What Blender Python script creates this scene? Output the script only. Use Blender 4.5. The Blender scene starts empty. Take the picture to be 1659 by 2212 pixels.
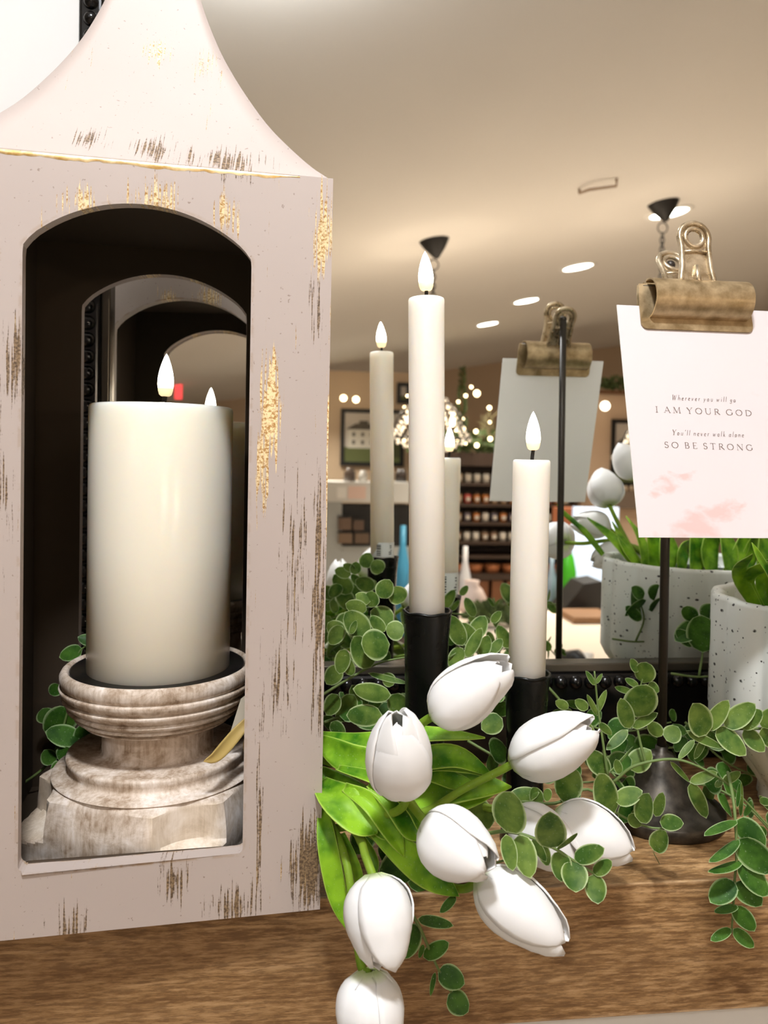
import bpy, math, random
from mathutils import Vector, Matrix
random.seed(7)
sc = bpy.context.scene
COL = sc.collection

# ------------------------------------------------------------------ camera, exposure, world, main lights
EYE = 1.62                     # eye height above the floor
F = 1650.0                     # focal length in pixels of the 1659 x 2212 frame
PPX, PPY = 829.5, 1028.0
YAW, PITCH, ROLL = math.radians(6.5), math.radians(1.5), math.radians(1.15)
fwd = Vector((math.sin(YAW)*math.cos(PITCH), math.cos(YAW)*math.cos(PITCH), -math.sin(PITCH)))
r0 = Vector((math.cos(YAW), -math.sin(YAW), 0.0))
u0 = r0.cross(fwd)
RT = r0*math.cos(ROLL) + u0*math.sin(ROLL)
UP = -r0*math.sin(ROLL) + u0*math.cos(ROLL)
cam_d = bpy.data.cameras.new('camera')
cam = bpy.data.objects.new('camera', cam_d); COL.objects.link(cam)
m3 = Matrix((RT, UP, -fwd)).transposed()
cam.matrix_world = Matrix.Translation((0, 0, EYE)) @ m3.to_4x4()
cam_d.sensor_fit = 'VERTICAL'; cam_d.sensor_height = 36.0; cam_d.sensor_width = 27.0
cam_d.lens = F/2212*36.0
cam_d.shift_y = -(1106-PPY)/2212
cam_d.clip_start = 0.01; cam_d.clip_end = 60
cam_d.dof.use_dof = True; cam_d.dof.focus_distance = 0.47; cam_d.dof.aperture_fstop = 10.0
sc.camera = cam
sc.view_settings.view_transform = 'Standard'; sc.view_settings.look = 'None'
sc.view_settings.gamma = 1.0; sc.view_settings.use_curve_mapping = False
sc.view_settings.exposure = 0.12

world = bpy.data.worlds.new('world'); sc.world = world; world.use_nodes = True
wb = world.node_tree.nodes['Background']
wb.inputs['Color'].default_value = (1.0, 0.93, 0.86, 1); wb.inputs['Strength'].default_value = 0.35

M = 0.66                       # the mirror glass plane, distance from the eye along the wall normal
SH = EYE - 0.268               # top of the mantel shelf
EDGE = 0.456                   # front edge of the mantel shelf
CH0, CB = EYE + 1.0, 0.17      # ceiling height at x = 0 and its slope in x
YB = -10.8                     # far wall of the shop
def ceil_z(x): return CH0 + CB*x

LS = 1.0
def area(name, loc, size, power, color, rot=(0, 0, 0), shape='DISK', spread=180):
    d = bpy.data.lights.new(name, 'AREA'); d.shape = shape; d.size = size; d.energy = power*LS; d.color = color
    d.spread = math.radians(spread)
    o = bpy.data.objects.new(name, d); COL.objects.link(o); o.location = loc; o.rotation_euler = rot
    return o
DOME = (-0.02, -0.08)
area('ceiling_lamp_light', (DOME[0], DOME[1], ceil_z(DOME[0]) - 0.09), 0.14, 11.5, (0.93, 0.96, 1.0))
glow = bpy.data.lights.new('dome_glow', 'POINT'); glow.energy = 9; glow.color = (0.92, 0.95, 1.0); glow.shadow_soft_size = 0.04
glow_o = bpy.data.objects.new('dome_glow', glow); COL.objects.link(glow_o); glow_o.location = (DOME[0], DOME[1], ceil_z(DOME[0]) - 0.12)
# recessed downlights: the four the mirror shows, plus unseen fill lamps added for brightness
DOWN = [(1.82, -6.0), (1.87, -4.9), (1.88, -3.75), (1.95, -2.6)]
FILL = [(-0.55, -1.0), (-1.8, -1.9), (3.3, -1.1), (3.4, -2.4), (-1.6, -4.4), (0.0, -6.6), (4.6, -5.0), (0.5, -9.3), (4.4, -8.6)]
for i, (x, y) in enumerate(DOWN + FILL):
    area('downlight_or_fill', (x+0.0011, y, ceil_z(x) - 0.0066), 0.196, (7 if y > -2 else 26), (0.95, 0.97, 1.0) if y > -2 else (1.0, 0.93, 0.84), rot=(0, -math.atan(CB), 0), spread=150 if y > -2 else 110)

# ------------------------------------------------------------------ helpers
def ray(px, py):
    return (RT*((px-PPX)/F) - UP*((py-PPY)/F) + fwd)
def P(px, py, y):
    "world point seen at a pixel, at distance y from the eye along the wall normal"
    d = ray(px, py); t = y/d.y
    return Vector((0, 0, EYE)) + d*t
def R(px, py, D):
    "world point whose mirror image is seen at a pixel; D is the image's distance"
    p = P(px, py, D); p.y = 2*M - D
    return p
def S(y, px=830):
    "metres per pixel at distance y"
    d = ray(px, 1000); return (y/d.y)/F
def ceil_R(px, py):
    d = ray(px, py); t = (CH0-EYE)/(d.z - CB*d.x)
    p = Vector((0, 0, EYE)) + d*t; p.y = 2*M - p.y
    return p

def origin_of(o):
    v = Vector((0, 0, 0))
    while o is not None:
        v = v + o.location; o = o.parent
    return v
def thing(name, label, cat, loc=(0, 0, 0), group=None):
    o = bpy.data.objects.new(name, None); COL.objects.link(o); o.location = loc
    o.empty_display_size = 0.02
    o['label'] = label; o['category'] = cat
    if group: o['group'] = group
    return o
def tag(o, label, cat, group=None, kind=None):
    if label: o['label'] = label
    if cat: o['category'] = cat
    if group: o['group'] = group
    if kind: o['kind'] = kind
    return o

class MB:
    "collects faces in world coordinates, then links them as one mesh object"
    def __init__(s): s.v = []; s.f = []; s.m = []; s.e = {}
    def add(s, verts, faces, mi=0, edge=None):
        n = len(s.v); s.v += [Vector(v) for v in verts]
        for f in faces: s.f.append([n+i for i in f]); s.m.append(mi)
        if edge is not None:
            for i, e in enumerate(edge): s.e[n+i] = e
        return n
    def box(s, x0, x1, y0, y1, z0, z1, mi=0):
        v = [(x, y, z) for x in (x0, x1) for y in (y0, y1) for z in (z0, z1)]
        s.add(v, [(0, 1, 3, 2), (4, 6, 7, 5), (0, 4, 5, 1), (2, 3, 7, 6), (0, 2, 6, 4), (1, 5, 7, 3)], mi)
    def lathe(s, c, prof, n=48, mi=0, mod=None, axis=None, close=True):
        "prof: list of (radius, height)"
        c = Vector(c)
        if axis is None: ex, ey, ez = Vector((1, 0, 0)), Vector((0, 1, 0)), Vector((0, 0, 1))
        else:
            ez = Vector(axis).normalized(); ex = ez.orthogonal().normalized(); ey = ez.cross(ex)
        vs = []; fs = []
        for r, z in prof:
            for k in range(n):
                a = 2*math.pi*k/n; rr = r*(mod(a, z) if mod else 1)
                vs.append(c + ex*(rr*math.cos(a)) + ey*(rr*math.sin(a)) + ez*z)
        for i in range(len(prof)-1):
            for k in range(n):
                k2 = (k+1) % n
                fs.append((i*n+k, i*n+k2, (i+1)*n+k2, (i+1)*n+k))
        if close:
            if prof[0][0] > 1e-6: fs.append(tuple(range(n))[::-1])
            if prof[-1][0] > 1e-6: fs.append(tuple((len(prof)-1)*n+k for k in range(n)))
        s.add(vs, fs, mi)
    def tube(s, pts, rad, n=8, mi=0, closed=False, flat=None):
        pts = [Vector(p) for p in pts]; N = len(pts)
        rads = rad if isinstance(rad, (list, tuple)) else [rad]*N
        vs = []; fs = []; prev = None
        for i, p in enumerate(pts):
            if closed: t = pts[(i+1) % N]-pts[i-1]
            else: t = pts[min(i+1, N-1)]-pts[max(i-1, 0)]
            t.normalize()
            if prev is None: a = t.orthogonal().normalized()
            else:
                a = prev - t*prev.dot(t)
                a = a.normalized() if a.length > 1e-6 else t.orthogonal().normalized()
            prev = a; b = t.cross(a)
            for k in range(n):
                an = 2*math.pi*k/n
                vs.append(p + (a*math.cos(an) + b*math.sin(an))*rads[i])
        for i in range(N if closed else N-1):
            j = (i+1) % N
            for k in range(n):
                k2 = (k+1) % n
                fs.append((i*n+k, i*n+k2, j*n+k2, j*n+k))
        if not closed:
            fs.append(tuple(range(n))[::-1]); fs.append(tuple((N-1)*n+k for k in range(n)))
        s.add(vs, fs, mi)
    def sphere(s, c, r, n=16, m=10, mi=0, sc3=(1, 1, 1)):
        prof = [(max(1e-7, math.sin(math.pi*i/m)), -math.cos(math.pi*i/m)) for i in range(m+1)]
        b = MB(); b.lathe((0, 0, 0), prof, n, close=False)
        s.add([Vector(c) + Vector((v.x*sc3[0], v.y*sc3[1], v.z*sc3[2]))*r for v in b.v], b.f, mi)
    def grid(s, rows, mi=0, edge=None):
        nr, nc = len(rows), len(rows[0])
        vs = [v for r in rows for v in r]; fs = []
        for i in range(nr-1):
            for j in range(nc-1):
                fs.append((i*nc+j, i*nc+j+1, (i+1)*nc+j+1, (i+1)*nc+j))
        s.add(vs, fs, mi, [e for r in edge for e in r] if edge else None)
    def build(s, name, mats, parent=None, smooth=True, origin=None, solid=None, bevel=None, auto=None):
        if not isinstance(mats, (list, tuple)): mats = [mats]
        if parent is not None and origin is None: o0 = origin_of(parent); loc = Vector((0, 0, 0))
        elif parent is not None: o0 = Vector(origin); loc = o0 - origin_of(parent)
        else:
            if origin is None:
                xs = [v.x for v in s.v]; ys = [v.y for v in s.v]; zs = [v.z for v in s.v]
                origin = ((min(xs)+max(xs))/2, (min(ys)+max(ys))/2, min(zs))
            o0 = Vector(origin); loc = o0
        me = bpy.data.meshes.new(name)
        me.from_pydata([tuple(v-o0) for v in s.v], [], s.f); me.update()
        for m in mats: me.materials.append(m)
        for p, mi in zip(me.polygons, s.m): p.material_index = mi; p.use_smooth = smooth
        if s.e:
            at = me.attributes.new('edge', 'FLOAT', 'POINT')
            for i in range(len(me.vertices)): at.data[i].value = s.e.get(i, 0.0)
        o = bpy.data.objects.new(name, me); COL.objects.link(o); o.location = loc
        if parent is not None: o.parent = parent
        if bevel:
            b = o.modifiers.new('bevel', 'BEVEL'); b.width = bevel; b.segments = 3; b.limit_method = 'ANGLE'; b.angle_limit = math.radians(35)
        if solid:
            b = o.modifiers.new('solid', 'SOLIDIFY'); b.thickness = solid; b.offset = 0
        if auto:
            me.set_sharp_from_angle(angle=math.radians(auto))
        return o

def catmull(pts, n=8):
    pts = [Vector(p) for p in pts]
    if len(pts) == 2: return [pts[0].lerp(pts[1], i/n) for i in range(n+1)]
    q = [pts[0]*2-pts[1]] + pts + [pts[-1]*2-pts[-2]]; out = []
    for i in range(1, len(q)-2):
        for k in range(n):
            t = k/n; a, b, c, d = q[i-1], q[i], q[i+1], q[i+2]
            out.append(0.5*((2*b) + (c-a)*t + (2*a-5*b+4*c-d)*t*t + (-a+3*b-3*c+d)*t*t*t))
    out.append(pts[-1]); return out

# ------------------------------------------------------------------ materials
class N:
    def __init__(s, name):
        s.mat = bpy.data.materials.new(name); s.mat.use_nodes = True
        s.nt = s.mat.node_tree; s.b = s.nt.nodes['Principled BSDF']; s.out = s.nt.nodes['Material Output']
    def n(s, t, **k):
        x = s.nt.nodes.new(t)
        for a, v in k.items(): setattr(x, a, v)
        return x
    def l(s, a, b): s.nt.links.new(a, b)
    def val(s, sock, v):
        if hasattr(v, 'is_linked') or isinstance(v, bpy.types.NodeSocket): s.l(v, sock)
        else: sock.default_value = v
    def m(s, op, a, b=0.0, c=None, clamp=False):
        x = s.n('ShaderNodeMath', operation=op); x.use_clamp = clamp
        s.val(x.inputs[0], a); s.val(x.inputs[1], b)
        if c is not None: s.val(x.inputs[2], c)
        return x.outputs[0]
    def coord(s, which='Object'):
        return s.n('ShaderNodeTexCoord').outputs[which]
    def world(s): return s.n('ShaderNodeNewGeometry').outputs['Position']
    def mapping(s, v, scale=(1, 1, 1), rot=(0, 0, 0), loc=(0, 0, 0)):
        x = s.n('ShaderNodeMapping'); s.l(v, x.inputs[0]); x.inputs['Scale'].default_value = scale
        x.inputs['Rotation'].default_value = rot; x.inputs['Location'].default_value = loc
        return x.outputs[0]
    def noise(s, v, scale=5, detail=4, rough=0.5, dist=0.0):
        x = s.n('ShaderNodeTexNoise'); s.l(v, x.inputs['Vector']); x.inputs['Scale'].default_value = scale
        x.inputs['Detail'].default_value = detail; x.inputs['Roughness'].default_value = rough
        x.inputs['Distortion'].default_value = dist
        return x.outputs['Fac']
    def ramp(s, fac, stops):
        x = s.n('ShaderNodeValToRGB'); s.l(fac, x.inputs[0]); e = x.color_ramp.elements
        while len(e) < len(stops): e.new(0.5)
        for k, (p, c) in enumerate(stops):
            e[k].position = p; e[k].color = (c if isinstance(c, (tuple, list)) else (c, c, c)) + ((1,) if not (isinstance(c, (tuple, list)) and len(c) == 4) else ())
        return x.outputs[0]
    def mix(s, fac, a, b):
        x = s.n('ShaderNodeMix', data_type='RGBA'); s.val(x.inputs[0], fac)
        for sock, v in ((x.inputs[6], a), (x.inputs[7], b)):
            if isinstance(v, (tuple, list)): sock.default_value = tuple(v[:3]) + (1,)
            else: s.l(v, sock)
        return x.outputs[2]
    def bump(s, h, strength=0.3, dist=0.001):
        x = s.n('ShaderNodeBump'); x.inputs['Strength'].default_value = strength; x.inputs['Distance'].default_value = dist
        s.l(h, x.inputs['Height']); s.l(x.outputs[0], s.b.inputs['Normal'])
    def set(s, **k):
        names = dict(color='Base Color', rough='Roughness', metal='Metallic', sss='Subsurface Weight', spec='Specular IOR Level',
                     trans='Transmission Weight', emit='Emission Strength', ecol='Emission Color', coat='Coat Weight', ior='IOR', alpha='Alpha',
                     srad='Subsurface Radius', sscale='Subsurface Scale')
        for a, v in k.items():
            sock = s.b.inputs[names[a]]
            if isinstance(v, bpy.types.NodeSocket): s.l(v, sock)
            else:
                if a in ('color', 'ecol'): v = tuple(v[:3]) + (1,)
                sock.default_value = v
        return s
def srgb(r, g, b):
    f = lambda c: (c/255/12.92) if c/255 <= 0.04045 else ((c/255+0.055)/1.055)**2.4
    return (f(r), f(g), f(b))
def plain(name, rgb, rough=0.5, metal=0.0, **k):
    return N(name).set(color=srgb(*rgb), rough=rough, metal=metal, **k).mat
def emis(name, rgb, strength):
    return N(name).set(color=srgb(*rgb), ecol=srgb(*rgb), emit=strength, rough=0.6).mat

def blotch(s, pos, items, nz, soft=0.5):
    "max over elliptical patches (cx, cz, rx, rz, amount) in world x/z, eaten away by the noise nz"
    sep = s.n('ShaderNodeSeparateXYZ'); s.l(pos, sep.inputs[0])
    acc = None
    for cx, cz, rx, rz, amt in items:
        dx = s.m('MULTIPLY', s.m('SUBTRACT', sep.outputs[0], cx), 1/rx)
        dz = s.m('MULTIPLY', s.m('SUBTRACT', sep.outputs[2], cz), 1/rz)
        d = s.m('ADD', s.m('MULTIPLY', dx, dx), s.m('MULTIPLY', dz, dz))
        v = s.m('MULTIPLY', s.m('SUBTRACT', 1.0, s.m('SQRT', d), clamp=True), amt)
        acc = v if acc is None else s.m('MAXIMUM', acc, v)
    return s.m('GREATER_THAN' if soft == 0 else 'ADD', acc, nz) if soft == 0 else acc

def wood_mantel():
    s = N('stained_wood'); p = s.world()
    g = s.noise(s.mapping(p, (9, 60, 130), (0, math.radians(-4), 0)), 1.0, 9, 0.74, 1.0)
    f = s.noise(s.mapping(p, (70, 300, 480), (0, math.radians(-4), 0)), 1.0, 4, 0.7)
    w = s.noise(s.mapping(p, (2.2, 8, 14), (0, math.radians(-6), 0)), 1.0, 3, 0.5)
    c = s.ramp(g, [(0.28, srgb(104, 72, 40)), (0.46, srgb(148, 111, 68)), (0.58, srgb(176, 138, 92)), (0.72, srgb(210, 172, 128))])
    c2 = s.mix(s.m('MULTIPLY', s.ramp(f, [(0.42, 1.0), (0.52, 0.0)]), 0.55), c, srgb(92, 62, 32))
    c2 = s.mix(s.m('MULTIPLY', s.ramp(f, [(0.54, 0.0), (0.64, 1.0)]), 0.5), c2, srgb(204, 166, 120))
    c3 = s.mix(s.m('MULTIPLY', s.ramp(w, [(0.35, 1.0), (0.6, 0.0)]), 0.35), c2, srgb(90, 60, 32))
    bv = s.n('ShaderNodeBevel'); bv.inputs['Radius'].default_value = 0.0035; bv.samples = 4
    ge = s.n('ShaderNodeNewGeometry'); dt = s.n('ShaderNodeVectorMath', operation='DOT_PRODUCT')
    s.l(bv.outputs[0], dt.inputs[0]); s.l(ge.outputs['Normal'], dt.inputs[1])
    wear_or_highlight = s.m('MULTIPLY', s.ramp(dt.outputs['Value'], [(0.93, 1.0), (0.998, 0.0)]), s.ramp(s.noise(p, 60, 3, 0.6), [(0.35, 0.3), (0.6, 1.0)]))
    c3 = s.mix(s.m('MULTIPLY', wear_or_highlight, 0.75), c3, srgb(226, 192, 150))  # pale band along the arris: edge highlight painted into the wood colour
    s.set(color=c3, rough=0.55); s.bump(s.m('ADD', g, s.m('MULTIPLY', f, 0.4)), 0.35, 0.0008)
    return s.mat
def whitewashed_wood(name='whitewashed_wood', sc=1.0):
    s = N(name); p = s.world()
    n1 = s.noise(p, 55*sc, 6, 0.65, 0.5); n2 = s.noise(s.mapping(p, (500, 500, 60)), 1.0, 4, 0.6)
    n3 = s.noise(p, 14, 3, 0.5)
    k = s.m('ADD', s.m('MULTIPLY', n1, 0.55), s.m('ADD', s.m('MULTIPLY', n2, 0.2), s.m('MULTIPLY', n3, 0.25)))
    c = s.ramp(k, [(0.38, srgb(122, 99, 78)), (0.45, srgb(168, 147, 126)), (0.53, srgb(204, 188, 172)), (0.64, srgb(234, 224, 216))])
    at_ = s.n('ShaderNodeAttribute', attribute_name='edge').outputs['Fac']
    c = s.mix(s.m('MULTIPLY', at_, 0.4), c, srgb(232, 214, 188))
    s.set(color=c, rough=0.7); s.bump(n1, 0.4, 0.001)
    return s.mat
def leaf_green(name, base, dark, rim, rough=0.55, sc=90):
    s = N(name)
    a = s.n('ShaderNodeAttribute', attribute_name='edge').outputs['Fac']
    nz = s.noise(s.world(), sc, 3, 0.6)
    c = s.mix(s.ramp(nz, [(0.35, 0.0), (0.65, 1.0)]), srgb(*dark), srgb(*base))
    c = s.mix(s.ramp(a, [(0.75, 0.0), (0.97, 1.0)]), c, srgb(*rim))
    sp = s.noise(s.world(), 900, 2, 0.5)
    c = s.mix(s.m('MULTIPLY', s.ramp(sp, [(0.66, 0.0), (0.72, 1.0)]), 0.18), c, srgb(205, 215, 190))
    s.set(color=c, rough=rough, spec=0.25)
    # leaves let some light through
    tr = s.n('ShaderNodeBsdfTranslucent'); s.l(c, tr.inputs['Color'])
    mx = s.n('ShaderNodeMixShader'); mx.inputs[0].default_value = 0.14
    s.l(s.b.outputs[0], mx.inputs[1]); s.l(tr.outputs[0], mx.inputs[2]); s.l(mx.outputs[0], s.out.inputs['Surface'])
    return s.mat

def lantern_paint():
    s = N('distressed_paint'); p = s.world()
    y = 0.437
    def it(px, py, rx, ry, a): q = P(px, py, y); return (q.x, q.z, rx*S(y), ry*S(y), a)
    gold = [it(185, 440, 60, 65, 1.0), it(335, 435, 75, 70, 1.0), it(490, 465, 42, 80, 1.05), it(697, 510, 42, 150, 1.15), it(583, 880, 34, 170, 1.5),
            it(565, 1010, 26, 150, 1.2), it(712, 900, 12, 500, .75), it(300, 5, 50, 60, .8), it(425, 40, 40, 80, .7), it(98, 640, 8, 300, .9)]
    brown = [it(40, 800, 34, 170, .80), it(75, 1300, 26, 330, .95), it(20, 1080, 30, 200, .6), it(600, 1480, 60, 190, .66), it(690, 1350, 26, 420, .95),
             it(665, 1880, 62, 160, 1.25), it(380, 1900, 70, 80, .86), it(500, 1965, 80, 75, 1.05), it(155, 1995, 62, 80, .9), it(250, 1720, 20, 60, .3),
             it(190, 290, 60, 60, .75), it(325, 310, 75, 80, .8), it(500, 340, 110, 75, .85), it(420, 330, 40, 60, .7), it(640, 1200, 50, 330, .62),
             it(685, 640, 30, 120, .8), it(560, 1750, 16, 300, .7), it(690, 1150, 24, 200, .8)]
    st = s.noise(s.mapping(p, (950, 24, 30)), 1.0, 2.5, 0.55)
    fine = s.noise(p, 700, 3, 0.6)
    nz = s.m('ADD', s.m('MULTIPLY', st, 0.85), s.m('MULTIPLY', fine, 0.15))
    def mask(items):
        acc = blotch(s, p, items, nz)
        return s.m('MULTIPLY', s.m('SUBTRACT', s.m('MULTIPLY', acc, 0.33), s.m('SUBTRACT', nz, 0.315)), 18.0, clamp=True)
    g_on, b_on = mask(gold), mask(brown)
    base = s.mix(s.noise(p, 9, 2, 0.5), srgb(177, 163, 155), srgb(188, 174, 166))
    sp = s.noise(p, 420, 2, 0.5)
    base = s.mix(s.m('MULTIPLY', s.ramp(sp, [(0.70, 0.0), (0.74, 1.0)]), 0.6), base, srgb(120, 98, 80))
    gcol = s.mix(s.ramp(fine, [(0.38, 0.0), (0.56, 1.0)]), srgb(174, 130, 70), srgb(244, 224, 180))
    bcol = s.mix(s.ramp(fine, [(0.4, 0.0), (0.65, 1.0)]), srgb(84, 66, 48), srgb(150, 124, 92))
    c = s.mix(b_on, base, bcol); c = s.mix(g_on, c, gcol)
    # worn edges
    bv = s.n('ShaderNodeBevel'); bv.inputs['Radius'].default_value = 0.0022; bv.samples = 4
    ge = s.n('ShaderNodeNewGeometry'); dt = s.n('ShaderNodeVectorMath', operation='DOT_PRODUCT')
    s.l(bv.outputs[0], dt.inputs[0]); s.l(ge.outputs['Normal'], dt.inputs[1])
    ed = s.ramp(dt.outputs['Value'], [(0.90, 1.0), (0.985, 0.0)])
    wear_or_highlight = s.m('MULTIPLY', ed, s.ramp(s.noise(p, 120, 4, 0.6), [(0.46, 0.0), (0.56, 1.0)]))
    c = s.mix(s.m('MULTIPLY', wear_or_highlight, 0.85), c, srgb(150, 118, 76))
    s.set(color=c, rough=s.m('SUBTRACT', 0.55, s.m('MULTIPLY', g_on, 0.25)), metal=s.m('MULTIPLY', g_on, 0.35))
    s.bump(s.m('SUBTRACT', s.m('MULTIPLY', s.noise(s.mapping(p, (220, 200, 12)), 1.0, 3, 0.5), 0.15), s.m('MULTIPLY', s.m('MAXIMUM', g_on, b_on), 0.5)), 0.35, 0.0006)
    return s.mat

def black_glaze():
    s = N('black_glazed_ceramic'); p = s.world()
    s.set(color=srgb(8, 9, 8), spec=0.3, rough=s.ramp(s.noise(p, 60, 3, 0.5), [(0.3, 0.20), (0.7, 0.36)]))
    s.bump(s.noise(p, 140, 3, 0.5), 0.25, 0.0008); return s.mat
def speckled():
    s = N('speckled_ceramic'); p = s.world()
    v = s.n('ShaderNodeTexVoronoi'); s.l(s.mapping(p, (1, 1, 1.5)), v.inputs['Vector']); v.inputs['Scale'].default_value = 95
    d = s.ramp(v.outputs['Distance'], [(0.13, 1.0), (0.20, 0.0)])
    keep = s.ramp(s.noise(p, 60, 3, 0.6), [(0.48, 0.0), (0.52, 1.0)])
    v2 = s.n('ShaderNodeTexVoronoi'); s.l(p, v2.inputs['Vector']); v2.inputs['Scale'].default_value = 260
    d2 = s.m('MULTIPLY', s.ramp(v2.outputs['Distance'], [(0.13, 1.0), (0.2, 0.0)]), s.ramp(s.noise(p, 90, 2, 0.5), [(0.5, 0.0), (0.55, 1.0)]))
    k = s.m('MAXIMUM', s.m('MULTIPLY', d, keep), d2)
    c = s.mix(k, srgb(226, 228, 222), srgb(38, 36, 30))
    s.set(color=c, rough=0.45); return s.mat
def brass(name, a, b, rough=0.36, metal=0.85):
    s = N(name); p = s.world(); n1 = s.noise(p, 90, 5, 0.6)
    s.set(color=s.mix(s.ramp(n1, [(0.35, 0.0), (0.65, 1.0)]), srgb(*a), srgb(*b)), metal=metal,
          rough=s.ramp(n1, [(0.3, rough-0.08), (0.7, rough+0.12)]))
    s.bump(s.noise(p, 500, 3, 0.6), 0.12, 0.0004); return s.mat
def wax(name, rgb, rough=0.35, glow=0.0):
    s = N(name); s.set(color=srgb(*rgb), rough=rough, sss=0.9, srad=(1.0, 0.85, 0.65), sscale=0.03)
    return s.mat
def card_paper():
    s = N('printed_card'); p = s.world(); y = 0.49
    def it(px, py, rx, ry, a): q = P(px, py, y); return (q.x, q.z, rx*S(y), ry*S(y), a)
    items = [it(1462, 1028, 34, 20, 1), it(1420, 1048, 40, 22, 1), it(1395, 1068, 30, 18, .9), it(1520, 1100, 52, 34, 1.1), it(1470, 1130, 80, 38, 1.1), it(1560, 1098, 34, 26, .8),
             it(1640, 1135, 70, 26, .55), it(1640, 850, 30, 40, .3), it(1420, 1150, 50, 26, .8)]
    nz = s.noise(s.mapping(p, (60, 60, 110)), 1.0, 4, 0.6, 0.6)
    wn = s.n('ShaderNodeTexNoise'); s.l(s.mapping(p, (1, 1, 1.6)), wn.inputs['Vector']); wn.inputs['Scale'].default_value = 75; wn.inputs['Detail'].default_value = 3
    vm = s.n('ShaderNodeVectorMath', operation='MULTIPLY_ADD'); s.l(wn.outputs['Color'], vm.inputs[0]); vm.inputs[1].default_value = (.034, 0, .020)
    vs_ = s.n('ShaderNodeVectorMath', operation='SUBTRACT'); s.l(p, vs_.inputs[0]); vs_.inputs[1].default_value = (.017, 0, .010); s.l(vs_.outputs[0], vm.inputs[2])
    acc = blotch(s, vm.outputs[0], items, nz)
    k = s.m('MULTIPLY', s.m('SUBTRACT', acc, s.m('MULTIPLY', nz, 0.45)), 1.8, clamp=True)
    c = s.mix(s.m('MULTIPLY', k, 0.75), s.mix(s.noise(p, 22, 2, 0.5), srgb(222, 212, 213), srgb(219, 211, 210)), srgb(222, 182, 176))
    s.set(color=c, rough=0.6); return s.mat
def ceiling_mat():
    s = N('painted_ceiling'); p = s.world()
    s.set(color=s.mix(s.noise(p, 0.8, 2, 0.5), srgb(214, 209, 202), srgb(222, 217, 210)), rough=0.75); return s.mat
def petal_mat():
    s = N('tulip_petal'); p = s.world()
    a = s.n('ShaderNodeAttribute', attribute_name='edge').outputs['Fac']     # 1 at the flower's base
    n1 = s.noise(p, 240, 4, 0.6)
    c = s.mix(s.ramp(a, [(0.80, 0.0), (1.0, 1.0)]), srgb(243, 241, 238), srgb(205, 222, 150))
    s.set(color=c, rough=0.5, sss=0.25, srad=(0.8, 0.8, 0.7), sscale=0.003); s.bump(n1, 0.10, 0.0005); return s.mat

MAT = dict(
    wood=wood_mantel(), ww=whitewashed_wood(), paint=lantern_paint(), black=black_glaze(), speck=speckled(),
    inner=plain('dark_lantern_inside', (58, 44, 28), 0.8), gilt=brass('gold_leaf', (214, 170, 96), (255, 236, 190), 0.35, 0.6),  # inner: dark brown on the lantern's inward faces
    brass=brass('aged_brass', (150, 128, 92), (200, 176, 138), 0.40, 0.7), brassd=brass('worn_steel', (176, 156, 124), (228, 212, 184), 0.28, 0.8),
    iron=brass('dark_iron', (50, 46, 40), (82, 74, 64), 0.42, 0.7), rod=plain('rod_iron', (60, 54, 48), 0.45, 0.5),
    wax=wax('taper_wax', (238, 228, 216)), pwax=wax('pillar_wax', (240, 233, 216), 0.22), wick=plain('wick', (28, 24, 20), 0.9),
    card=card_paper(), cback=plain('card_back', (250, 247, 242), 0.7), ink=plain('ink', (120, 100, 92), 0.7),
    white=plain('label_paper', (238, 238, 236), 0.5), print=plain('label_print', (30, 30, 32), 0.6),
    petal=petal_mat(), petalin=plain('petal_inside', (238, 232, 216), 0.6), stem=leaf_green('tulip_stem', (150, 176, 60), (118, 156, 40), (170, 190, 80), 0.45, 30),
    tleaf=leaf_green('tulip_leaf', (146, 194, 42), (56, 116, 14), (178, 210, 90), 0.46, 46),
    euc=leaf_green('eucalyptus_leaf', (112, 136, 58), (58, 92, 30), (188, 204, 150), 0.5, 70),
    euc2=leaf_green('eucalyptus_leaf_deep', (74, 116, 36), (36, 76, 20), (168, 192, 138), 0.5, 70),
    estem=plain('eucalyptus_stem', (104, 124, 66), 0.6), frame=plain('black_lacquer', (8, 8, 9), 0.2), lip=plain('frame_lip', (92, 86, 76), 0.3, 0.7),
    wallw=plain('white_wall_paint', (232, 230, 226), 0.7), ceil=ceiling_mat(), tag=plain('tag_paper', (196, 186, 166), 0.7),
    ribbon=plain('dried_ribbon', (176, 148, 84), 0.6), mirror=N('mirror_glass').set(color=(0.90, 0.91, 0.88), metal=1.0, rough=0.0).mat,
    soil=plain('floral_foam', (40, 60, 28), 0.9), dish=plain('black_metal_dish', (24, 22, 22), 0.35, 0.6),
)
def flame_mat():
    s = N('flame_glow'); g = s.coord('Generated'); sep = s.n('ShaderNodeSeparateXYZ'); s.l(g, sep.inputs[0])
    c = s.ramp(sep.outputs[2], [(0.0, srgb(255, 226, 180)), (0.20, srgb(255, 236, 184)), (0.34, srgb(255, 248, 232)), (1.0, srgb(255, 253, 246))])
    e = s.ramp(sep.outputs[2], [(0.0, 0.045), (0.18, 0.06), (0.36, 1.0), (1.0, 1.0)])
    s.set(color=c, ecol=c, emit=s.m('MULTIPLY', e, 16.0), rough=0.5); return s.mat
MAT['flame'] = flame_mat()
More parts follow.
